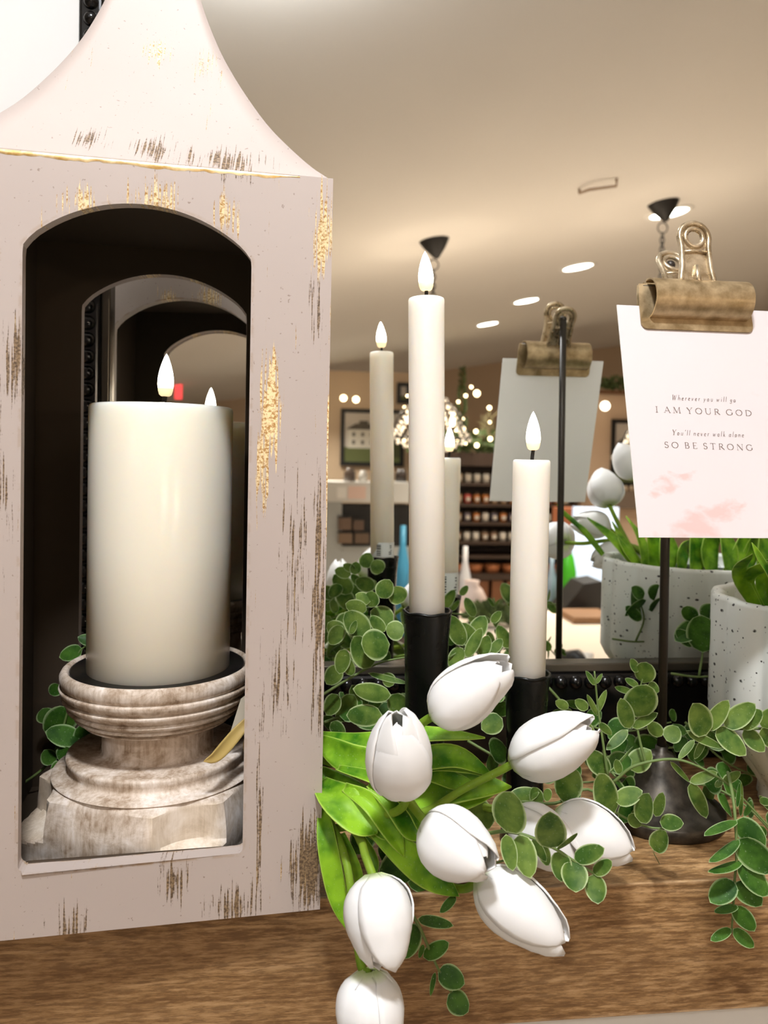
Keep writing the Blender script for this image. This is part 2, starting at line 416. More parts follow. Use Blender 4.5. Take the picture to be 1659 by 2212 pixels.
# ------------------------------------------------------------------ the setting
X0, X1 = -3.2, 8.6
def struct(b, name, mat, **k):
    o = b.build(name, mat, smooth=False, **k); o['kind'] = 'structure'; return o
YW = 0.70
b = MB(); b.box(X0, X1, YW, YW+0.12, 0, ceil_z(X1)+0.1); struct(b, 'wall_front', MAT['wallw'])
b = MB()
v = []
for x in (X0-0.1, X1+0.1):
    for y in (YB-0.1, YW+0.12):
        for dz in (0, 0.08): v.append((x, y, ceil_z(x)+dz))
b.add(v, [(0, 2, 6, 4), (1, 5, 7, 3), (0, 1, 3, 2), (4, 6, 7, 5), (0, 4, 5, 1), (2, 3, 7, 6)])
struct(b, 'ceiling', MAT['ceil'])
wtan = plain('warm_wall_paint', (206, 184, 158), 0.8); wgrey = plain('grey_green_wall_paint', (150, 146, 128), 0.8)
b = MB(); b.box(X0-0.1, X1+0.1, YB-0.12, YB, 0, ceil_z(X1)+0.1); struct(b, 'wall_back', wtan)
b = MB(); b.box(X0-0.12, X0, YB, YW, 0, ceil_z(X0)+0.05); struct(b, 'wall_left', wgrey)
b = MB(); b.box(X1, X1+0.12, YB, YW, 0, ceil_z(X1)+0.05); struct(b, 'wall_right', wtan)
fl = N('shop_floorboards'); fp = fl.world()
fl.set(color=fl.mix(fl.noise(fl.mapping(fp, (1.2, 9, 1)), 1.0, 5, 0.6), srgb(150, 136, 120), srgb(188, 174, 158)), rough=0.45)
b = MB(); b.box(X0, X1, YB, YW, -0.05, 0); struct(b, 'floor', fl.mat)

# mantel beam and the white surround below it
b = MB(); b.box(-0.75, 1.35, EDGE, YW-0.002, SH-0.0855, SH)
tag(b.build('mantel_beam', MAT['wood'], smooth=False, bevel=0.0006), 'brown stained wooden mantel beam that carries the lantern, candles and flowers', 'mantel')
b = MB(); b.box(-0.68, 1.28, EDGE+0.018, YW-0.002, 0.0, SH-0.0865)
tag(b.build('mantel_surround', MAT['wallw'], smooth=False, bevel=0.004), 'white painted fireplace surround under the brown wooden mantel beam', 'fireplace surround')

# wall mirror: black beaded frame standing on the mantel
xl_o = P(166, 50, 0.643).x; xl_i = P(243, 760, M).x
zb_i = P(1300, 1427, M).z; zb_b = P(1300, 1474, 0.645).z
xr_o, xr_i = 1.12, 1.06; zt_i, zt_o = EYE+0.86, EYE+0.90
mir = thing('wall_mirror', 'large wall mirror in a black beaded frame standing behind the candles', 'mirror', ((xl_o+xr_o)/2, 0.68, SH))
b = MB(); b.box(xl_i-0.002, xr_i+0.002, M, M+0.004, zb_i-0.002, zt_i+0.002); b.build('glass', MAT['mirror'], mir, smooth=False)
fy = 0.646
b = MB()
b.box(xl_o, xl_i-0.007, fy, YW-0.002, SH+0.001, zt_o); b.box(xr_i+0.007, xr_o, fy, YW-0.002, SH+0.001, zt_o)
b.box(xl_i-0.007, xr_i+0.007, fy, YW-0.002, SH+0.001, zb_i-0.008); b.box(xl_i-0.007, xr_i+0.007, fy, YW-0.002, zt_i+0.007, zt_o)
fr = b.build('frame', MAT['frame'], mir, smooth=False, bevel=0.003)
b = MB()
for x0, x1, z0, z1 in ((xl_i-0.0075, xl_i, zb_i-0.008, zt_i+0.007), (xr_i, xr_i+0.0075, zb_i-0.008, zt_i+0.007), (xl_i, xr_i, zb_i-0.008, zb_i), (xl_i, xr_i, zt_i, zt_i+0.007)):
    b.box(x0, x1, 0.651, M+0.002, z0, z1)
b.build('inner_lip', MAT['lip'], mir, smooth=False, bevel=0.0015)
b = MB(); xb = (P(196, 60, fy).x)
z = SH+0.02
while z < zt_o-0.01: b.sphere((xb, fy+0.001, z), 0.0062, 12, 8); z += 0.0135
x = xb+0.0135
while x < xr_o-0.03: b.sphere((x, fy+0.001, zb_b), 0.0062, 12, 8); x += 0.0135
b.build('beading', MAT['frame'], mir)

# ------------------------------------------------------------------ lantern
LC = Vector((P(333, 985, 0.527).x, 0.527, 0)); LA = math.radians(5.0)
ca, sa = math.cos(LA), math.sin(LA)
def LW(x, y, z): return Vector((LC.x + x*ca - y*sa, LC.y + x*sa + y*ca, z))
HX, HY, TH = 0.1055, 0.093, 0.011
ZL0, ZL1 = SH+0.0005, EYE+0.1585
lan = thing('lantern', 'tall whitewashed wooden lantern with arched openings, worn gold and brown at the edges', 'lantern', (LC.x, LC.y, SH))
OHX, OZ0, OZS, OZA = 0.0615, EYE-0.2315, EYE+0.111, EYE+0.1365
def arch_outline(hx, z0, zs, za, rc=0.004):
    pts = []
    for k in range(5):
        a = math.pi*1.5 - math.pi/2*k/4
        pts.append((-hx+rc+rc*math.cos(a), z0+rc+rc*math.sin(a)))
    rise = za-zs; Rr = (hx*hx+rise*rise)/(2*rise); cz = za-Rr
    a0 = math.atan2(zs-cz, -hx); a1 = math.atan2(zs-cz, hx)
    n = 28; arc = [(Rr*math.cos(a0+(a1-a0)*k/n), cz+Rr*math.sin(a0+(a1-a0)*k/n)) for k in range(n+1)]
    # ease the two spring corners
    arc[0] = (-hx+0.0004, zs-0.0015); arc[-1] = (hx-0.0004, zs-0.0015)
    arc[1] = (arc[1][0], arc[1][1]-0.0006); arc[-2] = (arc[-2][0], arc[-2][1]-0.0006)
    zz = [z0+rc+0.004+(zs-0.006-z0-rc-0.004)*k/14 for k in range(15)]
    pts += [(-hx, q) for q in zz] + arc + [(hx, q) for q in zz[::-1]]
    for k in range(5):
        a = 0 - math.pi/2*k/4
        pts.append((hx-rc+rc*math.cos(a), z0+rc+rc*math.sin(a)))
    return pts
def panel(b, y_out, y_in, outer_mi, inner_mi):
    "upright panel with the arched hole; y_out is its outer face, y_in its inner face"
    hole = arch_outline(OHX, OZ0, OZS, OZA)
    out = []
    for (x, z) in hole:                       # matching point on the rectangle
        cz = (ZL0+ZL1)/2
        dx, dz = x, z-cz
        if abs(dx) > OHX-1e-4 and OZ0+0.006 < z < OZS-0.004: out.append((math.copysign(HX, dx), z)); continue
        t = min((HX/abs(dx)) if abs(dx) > 1e-9 else 1e9, ((ZL1-cz)/abs(dz)) if abs(dz) > 1e-9 else 1e9)
        out.append((dx*t, cz+dz*t))
    n = len(hole)
    # insert the rectangle's corners
    rect = [(-HX, ZL0), (-HX, ZL1), (HX, ZL1), (HX, ZL0)]
    for yy, mi, flip in ((y_out, outer_mi, y_out > y_in), (y_in, inner_mi, y_out < y_in)):
        vs = [LW(x, yy, z) for x, z in hole] + [LW(x, yy, z) for x, z in out] + [LW(x, yy, z) for x, z in rect]
        fs = []
        for i in range(n):
            j = (i+1) % n; f = [i, j, n+j, n+i]
            (xa, za), (xb_, zb_) = out[i], out[j]
            if abs(xa-xb_) > 1e-6 and abs(za-zb_) > 1e-6:
                cx = xa if abs(abs(xa)-HX) < 1e-6 else xb_
                czz = za if (abs(za-ZL0) < 1e-6 or abs(za-ZL1) < 1e-6) else zb_
                k = min(range(4), key=lambda q: (rect[q][0]-cx)**2+(rect[q][1]-czz)**2)
                f = [i, j, n+j, 2*n+k, n+i]
            fs.append(tuple(f) if not flip else tuple(f[::-1]))
        b.add(vs, fs, mi)
    vs = [LW(x, y_out, z) for x, z in hole] + [LW(x, y_in, z) for x, z in hole]
    b.add(vs, [(i, (i+1) % n, n+(i+1) % n, n+i) for i in range(n)], outer_mi)
def lbox(b, x0, x1, y0, y1, z0, z1, mi=0):
    v = [LW(x, y, z) for x in (x0, x1) for y in (y0, y1) for z in (z0, z1)]
    b.add(v, [(0, 1, 3, 2), (4, 6, 7, 5), (0, 4, 5, 1), (2, 3, 7, 6), (0, 2, 6, 4), (1, 5, 7, 3)], mi)
b = MB(); panel(b, -HY, -HY+TH, 0, 1); lan_f = b
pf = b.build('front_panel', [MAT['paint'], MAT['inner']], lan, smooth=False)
bm_ = pf.modifiers.new('weld', 'WELD'); bm_.merge_threshold = 0.00005
bv = pf.modifiers.new('bevel', 'BEVEL'); bv.width = 0.0014; bv.segments = 3; bv.limit_method = 'ANGLE'; bv.angle_limit = math.radians(60)
b = MB(); panel(b, HY, HY-TH, 0, 1)
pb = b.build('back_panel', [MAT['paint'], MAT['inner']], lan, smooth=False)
w2 = pb.modifiers.new('weld', 'WELD'); w2.merge_threshold = 0.00005
for sx in (-1, 1):
    b = MB(); xa, xc = sorted((sx*(HX-0.0002), sx*(HX-TH))); lbox(b, xa, xc, -HY+TH, HY-TH, ZL0, ZL1, 0)
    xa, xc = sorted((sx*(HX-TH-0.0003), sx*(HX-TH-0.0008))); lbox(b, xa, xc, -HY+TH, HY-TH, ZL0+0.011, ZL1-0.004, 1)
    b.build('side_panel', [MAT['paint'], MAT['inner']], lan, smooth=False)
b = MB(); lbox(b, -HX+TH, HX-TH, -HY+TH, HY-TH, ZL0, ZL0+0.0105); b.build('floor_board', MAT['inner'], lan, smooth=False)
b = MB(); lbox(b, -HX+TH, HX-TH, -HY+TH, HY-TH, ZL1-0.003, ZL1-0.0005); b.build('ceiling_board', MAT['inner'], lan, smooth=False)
# worn gilt line where body and roof meet
b = MB(); rng = random.Random(3); rows = []
nn = 90
for i in range(nn+1):
    x = -HX+0.001 + (2*HX-0.020)*i/nn; hh = 0.6*(hh if i else .5)+0.4*rng.random(); h = (0.0006+0.0026*hh)*min(1, (nn-i)/12+.15)
    rows.append([LW(x, -HY-0.00005, ZL1-h-0.0010), LW(x, -HY-0.0003, ZL1-h*0.6-0.0008), LW(x, -HY-0.0002, ZL1-0.0008), LW(x, -HY+0.0006, ZL1+0.0001), LW(x, -HY+0.0016, ZL1+0.0003)])
b.grid(rows); b.build('gilded_edge', MAT['gilt'], lan)
# concave roof
prof = [(0.158, 0.1030), (0.1585, 0.1030), (0.166, 0.0945), (0.180, 0.0825), (0.198, 0.0685), (0.225, 0.0528), (0.249, 0.0408), (0.2765, 0.0305), (0.300, 0.0240),
        (0.33, 0.0180), (0.355, 0.0150), (0.37, 0.0145)]
rp = []
for i in range(len(prof)-1):
    for k in range(4):
        t = k/4; rp.append((prof[i][0]+(prof[i+1][0]-prof[i][0])*t, prof[i][1]+(prof[i+1][1]-prof[i][1])*t))
rp.append(prof[-1])
for _ in range(3):
    rp = [rp[0], rp[1]] + [((rp[i-1][0]+2*rp[i][0]+rp[i+1][0])/4, (rp[i-1][1]+2*rp[i][1]+rp[i+1][1])/4) for i in range(2, len(rp)-1)] + [rp[-1]]
b = MB(); ky = HY/HX*1.02
for (sx, sy) in ((0, -1), (1, 0), (0, 1), (-1, 0)):
    rows = []
    for z, h in rp:
        row = []
        for k in range(13):
            u = -1+2*k/12
            x, y = (u*h, sy*h*ky) if sx == 0 else (sx*h, u*h*ky)
            if sx == 0 and sy == 1: x = -x
            if sx == -1: y = -y
            row.append(LW(x, y, EYE+z))
        rows.append(row)
    b.grid(rows)
lbox(b, -0.0160, 0.0160, -0.0145, 0.0145, EYE+0.3685, EYE+0.3715)
ro = b.build('roof', MAT['paint'], lan, smooth=True, auto=40)
w3 = ro.modifiers.new('weld', 'WELD'); w3.merge_threshold = 0.0001
b = MB(); b.lathe(LW(0, 0, EYE+0.3712), [(0.007, 0), (0.008, 0.003), (0.005, 0.006), (0.008, 0.012), (0.006, 0.018), (0.001, 0.021)], 24)
b.build('finial', MAT['paint'], lan)

# ------------------------------------------------------------------ pillar holder and pillar candle in the lantern
PC = P(350, 985, 0.527); PC.z = 0
hold = thing('pillar_candle_holder', 'turned whitewashed wooden pillar candle holder inside the lantern', 'candle holder', (PC.x, PC.y, ZL0+0.0105))
def ringed(prof_pts): return prof_pts
zb0 = ZL0+0.0107
b = MB()
pr = [(0.030, -0.1812), (0.0375, -0.1810)]
# bowl with turned rings
levels = [(0.0405, -0.1800), (0.0470, -0.1765), (0.0520, -0.1722), (0.0563, -0.1668), (0.0594, -0.1600), (0.0612, -0.1528)]
pr += [(0.0395, -0.1806)]
for (r, z), (r2, z2) in zip(levels[:-1], levels[1:]):
    pr += [(r+0.0002, z+0.0002), ((r*0.6+r2*0.4)+0.0020, z*0.6+z2*0.4), (r2+0.0020, z2-0.0014), (r2+0.0016, z2-0.0006), (r2-0.0004, z2-0.0001)]
pr += [(0.0616, -0.1522), (0.0626, -0.1500), (0.0627, -0.1465), (0.0614, -0.1440), (0.0598, -0.1428), (0.0580, -0.1432), (0.0568, -0.1455), (0.0560, -0.1500), (0.040, -0.1525), (0.001, -0.1525)]
b.lathe((PC.x, PC.y, EYE), pr, 72); b.build('bowl', MAT['ww'], hold)
b = MB(); b.lathe((PC.x, PC.y, EYE), [(0.0562, -0.1448), (0.0566, -0.1442), (0.0556, -0.1440), (0.0546, -0.1500), (0.0520, -0.1515), (0.001, -0.1518)], 64); b.build('metal_dish', MAT['dish'], hold)
b = MB(); b.lathe((PC.x, PC.y, EYE), [(0.0385, -0.1802), (0.0372, -0.1815), (0.0364, -0.1830), (0.0364, -0.1968), (0.0370, -0.1985), (0.0385, -0.1993), (0.040, -0.1995)], 64); b.build('neck', MAT['ww'], hold)
b = MB(); b.lathe((PC.x, PC.y, EYE), [(0.030, -0.1990), (0.0565, -0.1992), (0.0580, -0.1998), (0.0585, -0.2012), (0.0575, -0.2040), (0.0568, -0.2065), (0.0575, -0.2085), (0.0630, -0.2098), (0.0668, -0.2104), (0.0672, -0.2112), (0.0660, -0.2122)], 72)
b.build('disc', MAT['ww'], hold, auto=60)
# block with scooped corners
def base_r(a, t):
    "t: 0 at the top, 1 at the bottom; square block turned a little, corners scooped from the top"
    q = a + math.radians(22)
    c, s_ = abs(math.cos(q)), abs(math.sin(q))
    sq = 0.0655/((c**9+s_**9)**(1/9.0))
    top = 0.0660
    k = abs(math.sin(2*q))                    # 1 at corners
    scoop = top + 0.0015*t + 0.20*max(0, t-0.50-0.25*(1-k))**1.2
    lim = scoop + (1-k)*0.060
    bul = 1+0.06*math.sin(min(1, t*1.25)*math.pi*0.72)
    return (min(sq*bul, lim) if t > 0.03 else top), (1.0 if (lim < sq*bul*.992 and t > 0.05) else 0.0)
b = MB(); rows = []; ers = []; zt, zbm = -0.2118, zb0-EYE+0.0002
for i in range(33):
    t = i/32; row = []; er = []
    for k in range(97):
        a = 2*math.pi*k/96; r, e_ = base_r(a, t); er.append(e_)
        r = r*(min(1, t/0.05)) + 0.0655*(1-min(1, t/0.05))
        row.append(Vector((PC.x+r*math.cos(a), PC.y+r*math.sin(a), EYE+zt+(zbm-zt)*t)))
    rows.append(row[::-1]); ers.append(er[::-1])
b.grid(rows, edge=ers); b.build('base', MAT['ww'], hold, auto=28)

def candle(name, label, top, bottom, r, mat, flame_top, flame_bot, fw, group, tilt_rim=0.0012):
    c = thing(name, label, 'candle', tuple(bottom), group)
    ax = (top-bottom); L = ax.length
    b = MB(); rr = 0.0014 if r < 0.02 else 0.002
    b.lathe(bottom, [(0.0005, 0), (r-rr, 0.0), (r, rr), (r, L*0.5), (r, L-rr*1.2), (r-rr*0.3, L-rr*0.35), (r-rr, L), (r-rr*1.6, L-rr*0.3), (r*0.55, L-rr*0.9), (r*0.15, L-rr*1.2), (0.0003, L-rr*1.2)], 56, axis=ax)
    b.build('wax_body', mat, c)
    b = MB(); b.tube([top-ax.normalized()*0.003, top+(flame_bot-top)*0.5, flame_bot+Vector((0, 0, 0.001))], 0.0013 if r < 0.02 else 0.0016, 8); b.build('wick', MAT['wick'], c)
    fx = flame_top-flame_bot; H = fx.length; b = MB()
    pf_ = [(0.02, 0.0), (0.55, 0.012), (0.78, 0.05), (0.92, 0.14), (1.0, 0.28), (0.98, 0.40), (0.88, 0.54), (0.70, 0.68), (0.48, 0.81), (0.25, 0.92), (0.10, 0.97), (0.01, 1.0)]
    b.lathe(flame_bot, [(p*fw/2, q*H) for p, q in pf_], 24, axis=fx); b.build('flame', MAT['flame'], c, origin=flame_bot)
    return c
s5 = S(0.527, 350)
ctop = P(350, 876, 0.527); cbot = Vector((ctop.x, ctop.y, EYE-0.1516))
ctop = Vector((PC.x, PC.y, ctop.z-0.0005)); cbot.x, cbot.y = PC.x, PC.y
candle('pillar_candle', 'thick ivory pillar candle with an electric flame inside the white lantern', ctop, cbot, 149.5*s5, MAT['pwax'],
       P(360, 764, 0.527), P(357, 857, 0.527), 34*s5, None)
s5 = S(0.52, 920)
T1t, T1b = P(921, 644, 0.52), P(923, 1318, 0.52); T1b = T1b - Vector((0, 0, 0.012))
candle('taper_candle', 'taller ivory taper candle in the taller black cup beside the lantern', T1t, T1b, 38.8*s5, MAT['wax'],
       P(918, 543, 0.52), P(921, 629, 0.52), 33*s5, 'ivory taper candles')
s5b = S(0.514, 1140)
T2t, T2b = P(1148.5, 993, 0.514), P(1138, 1452, 0.514); T2b = T2b - Vector((0, 0, 0.010))
candle('taper_candle', 'shorter ivory taper candle in the lower black cup in front of the card stand', T2t, T2b, 40*s5b, MAT['wax'],
       P(1152, 889, 0.514), P(1152, 973, 0.514), 31*s5b, 'ivory taper candles')
def cup(label, c, r, rt):
    H = c.z-SH
    t = thing('taper_holder', label, 'candle holder', (c.x, c.y, SH), 'black taper candle cups')
    b = MB()
    pr = [(0.0005, 0.0004), (r*0.98, 0.0004), (r*1.02, 0.003), (r*0.90, 0.016), (r*0.80, H*0.35), (r*0.84, H*0.65), (r*0.93, H*0.9), (r*1.0, H-0.003), (r*1.0, H-0.0008), (r*0.97, H), (r*0.91, H-0.0006),
          (rt, H-0.006), (rt*0.98, H-0.0172), (0.0005, H-0.0172)]
    b.lathe((c.x, c.y, SH), pr, 48); b.build('cup', MAT['black'], t)
    b = MB(); b.tube([(c.x+(r*0.965)*math.cos(a*math.pi/20), c.y+(r*0.965)*math.sin(a*math.pi/20), c.z-0.0006+0.0004*math.sin(a)) for a in range(40)], 0.0011, 8, closed=True)
    b.build('rim', MAT['black'], t)
cup('taller black glazed candle cup beside the lantern', P(923, 1318, 0.52), 53*s5, 41.5*s5)
cup('lower black glazed candle cup behind the tulips', P(1139, 1453, 0.514), 50*s5b, 42*s5b)
# price labels wrapped low round the back of each taper (seen only in the mirror)
def label_wrap(c0, r, z0, z1, a0, a1, taper):
    t = [o for o in COL.objects if o.name.startswith('taper_candle') and abs(o.location.x-taper.x) < 0.004][0]
    b = MB(); n = 24; rows = []
    for z in (z0, z1):
        rows.append([Vector((c0.x+(r+0.0003)*math.cos(a0+(a1-a0)*k/n), c0.y+(r+0.0003)*math.sin(a0+(a1-a0)*k/n), z)) for k in range(n+1)])
    b.grid(rows); lb = b.build('price_label', MAT['white'], t)
    b = MB(); h = z1-z0; rg = random.Random(5)
    def bar(ua, ub, va, vb):
        k = 3; rows = []
        for v_ in (va, vb):
            rows.append([Vector((c0.x+(r+0.0005)*math.cos(a0+(a1-a0)*(ua+(ub-ua)*q/k)), c0.y+(r+0.0005)*math.sin(a0+(a1-a0)*(ua+(ub-ua)*q/k)), z0+h*v_)) for q in range(k+1)])
        b.grid(rows)
    v_ = 0.12
    while v_ < 0.8:
        w = 0.03+0.05*rg.random(); bar(0.62, 0.78, v_, min(0.85, v_+w)); v_ += w+0.03+0.03*rg.random()
    for v_ in (0.2, 0.32, 0.44, 0.62, 0.74): bar(0.20, 0.20+0.12*rg.random()+0.05, v_, v_+0.06)
    b.build('print', MAT['print'], lb)
label_wrap(T1b, 38.8*s5, T1b.z+0.0125, T1b.z+0.028, math.radians(25), math.radians(155), T1b)
label_wrap(Vector((T2b.x*0.985+T2t.x*0.015, T2b.y, 0)), 40.2*s5b, T2b.z+0.012, T2b.z+0.036, math.radians(20), math.radians(150), T2b)

# ------------------------------------------------------------------ card stand, clip and card
TL = P(1332, 659, 0.512); BL = P(1380, 1161, 0.468)
dv = (BL-TL).normalized(); TR = P(1640, 676, 0.512)
rv = Vector((1, 0, 0)); rv = (rv - dv*rv.dot(dv)).normalized()
nv = rv.cross(dv)
if nv.y > 0: nv = -nv
CWID, CHGT = 0.113, (BL-TL).length
def on_card(px, py, off=0.0):
    d = ray(px, py); e = Vector((0, 0, EYE)); t = (TL-e).dot(nv)/d.dot(nv); return e+d*t+nv*off
rodb = P(1428, 1655, 0.545); rodt = R(1217, 690, 0.775)
st = thing('card_stand', 'dark metal card stand with round base, thin rod and brass bulldog clip', 'card holder', (rodb.x, rodb.y, SH))
b = MB(); hN = rodb.z-SH-0.004
b.lathe((rodb.x, rodb.y, SH), [(0.0005, 0.0003), (0.0455, 0.0003), (0.0465, 0.002), (0.0465, 0.0085), (0.0455, 0.0095), (0.043, 0.0098), (0.0375, 0.0125), (0.029, 0.0185), (0.022, 0.026), (0.0165, 0.034), (0.0135, 0.040), (0.0115, 0.0445), (0.0085, 0.0475), (0.0048, 0.0495), (0.0045, 0.053), (0.0005, 0.053)], 56)
b.build('base', MAT['iron'], st)
b = MB(); b.tube([Vector((rodb.x, rodb.y, SH+0.05)), rodb.lerp(rodt, 0.5), rodt], 0.0034, 12); b.sphere(rodt, 0.0036, 12, 8)
b.build('rod', MAT['rod'], st)
CO = on_card(1506, 716)                       # bottom middle of the clip's front plate
clip = bpy.data.objects.new('bulldog_clip', None); COL.objects.link(clip); clip.parent = st; clip.location = CO - origin_of(st)
clip['label'] = 'brass bulldog clip'
upv = -dv; CW2 = 126.5*S(0.508, 1505)
def C(a, bb, c): return CO + rv*a + upv*bb + nv*c
def jaw(sgn, name):
    b = MB()
    # plate with rounded corners and a raised barrel
    W = CW2; out = []
    rc = 0.0045
    for cx, cz, a0 in ((-W+rc, rc, 180), (W-rc, rc, 270)):
        for k in range(6):
            a = math.radians(a0+90*k/5); out.append((cx+rc*math.cos(a), cz+rc*math.sin(a)))
    out += [(W*0.995, 0.026), (W*0.97, 0.034), (-W*0.97, 0.034), (-W*0.995, 0.026)]
    c0, c1 = 0.0006, 0.0017
    n = len(out)
    vs = [C(x, z, sgn*c0) for x, z in out] + [C(x, z, sgn*c1) for x, z in out]
    b.add(vs, [tuple(range(n)), tuple(range(n, 2*n))[::-1]] + [(i, (i+1) % n, n+(i+1) % n, n+i) for i in range(n)])
    return b
def barrel(sgn):
    b = MB(); rows_o, rows_i = [], []
    cz, cc, R1, T = 0.0225, 0.0015, 0.0145, 0.0011
    for k in range(25):
        a = math.radians(-98+(112+98)*k/24)
        o_, i_ = [], []
        for q in range(29):
            u = -1+2*q/28; x = u*(CW2-0.0045 if u > 0 else CW2-0.0065)
            # small crimped nicks along the lower edge
            nick = 0.0
            if k == 0: nick = 0.0016*max(0, math.cos(q*math.pi/2))**4
            for lst, rr in ((o_, R1), (i_, R1-T)):
                lst.append(C(x, cz+rr*math.sin(a)-nick*0+ (nick if k == 0 else 0), sgn*(max(0.0016, cc+rr*math.cos(a)) if k else 0.0022)))
        rows_o.append(o_); rows_i.append(i_[::-1])
    b.grid(rows_o); b.grid(rows_i)
    for e in (0, -1):
        b.grid([[r[e] for r in rows_o], [r[-1-e if e == 0 else 0] for r in rows_i]])
    b.grid([rows_o[0], rows_i[0][::-1]]); b.grid([rows_o[-1], rows_i[-1][::-1]])
    return b
for sgn, mat in ((1, MAT['brass']), (-1, MAT['brass'])):
    jaw(sgn, '').build('jaw_plate', mat, clip, smooth=False)
    barrel(sgn).build('jaw_barrel', mat, clip, smooth=True, auto=50)
def handle(sgn, lean, c_start, drop):
    b = MB(); z0 = 0.030; Hh = 0.0485-drop; Rr = 0.0108
    def Q(a, h, dc=0.0): return C(a-0.0005, z0+h, sgn*(c_start+lean*h/0.04+dc))
    cz = Hh-Rr-0.0015
    path = [(-0.0125, 0.000), (-0.0118, 0.006), (-0.0104, 0.014), (-0.0098, cz-0.008), (-0.0104, cz-0.003)]
    arc = [(Rr*math.cos(math.radians(180-a)), cz+Rr*math.sin(math.radians(180-a))) for a in range(0, 181, 15)]
    full = path + arc + [(-x, z) for x, z in path[::-1]]
    b.tube([Q(x, z) for x, z in full], 0.0021, 10)
    b.tube([Q(0.0066*math.cos(a*math.pi/12), cz+0.0066*math.sin(a*math.pi/12)) for a in range(24)], 0.0019, 10, closed=True)
    b.tube([Q(-0.0098, cz-0.0112), Q(0, cz-0.0098), Q(0.0098, cz-0.0112)], 0.0013, 8)
    # plate between the legs and round the ring
    rows = []
    for k in range(24):
        a = 2*math.pi*k/23; rows.append([Q(0.0062*math.cos(a), cz+0.0062*math.sin(a)), Q(Rr*math.cos(a), cz+Rr*math.sin(a))])
    b.grid(rows)
    rows = []
    for h in (0.0, 0.006, 0.014, cz-0.009):
        wv = 0.0105 if h < 0.003 else (0.0100 if h < 0.01 else 0.0090)
        rows.append([Q(-wv, h, -0.0005), Q(0, h, -0.0005), Q(wv, h, -0.0005)])
    b.grid(rows)
    b.tube([Q(0, 0.0, 0.0004), Q(0, 0.008, 0.0006), Q(0, 0.0155, 0.0004)], [0.0026, 0.0024, 0.0014], 8)
    return b
handle(1, 0.003, 0.0085, 0.0).build('handle', MAT['brassd'], clip)
handle(-1, 0.014, 0.0085, 0.002).build('handle', MAT['brassd'], clip)
b = MB(); b.tube([C(-CW2*0.9, 0.0325, 0), C(CW2*0.9, 0.0325, 0)], 0.0018, 10); b.build('hinge_pin', MAT['iron'], clip)
# short joint between rod and the clip's back
b = MB(); b.tube([rodt + Vector((0, 0, -0.004)), C(0, 0.037, -0.017)], 0.0028, 10); b.build('joint', MAT['rod'], st)

card = thing('verse_card', 'blush pink printed verse card held by the brass clip', 'card', tuple(on_card(1440, 1161)))
b = MB(); t = 0.00045
cs = [TL, TL+rv*CWID, TL+rv*CWID+dv*CHGT, TL+dv*CHGT]
b.add([c + nv*t*0.9 for c in cs], [(0, 3, 2, 1)], 0); b.add([c - nv*t*0.9 for c in cs], [(0, 1, 2, 3)], 1)
for i in range(4):
    j = (i+1) % 4; b.add([cs[i]+nv*t*0.9, cs[j]+nv*t*0.9, cs[j]-nv*t*0.9, cs[i]-nv*t*0.9], [(0, 1, 2, 3)], 1)
b.build('sheet', [MAT['card'], MAT['cback']], card, smooth=False)
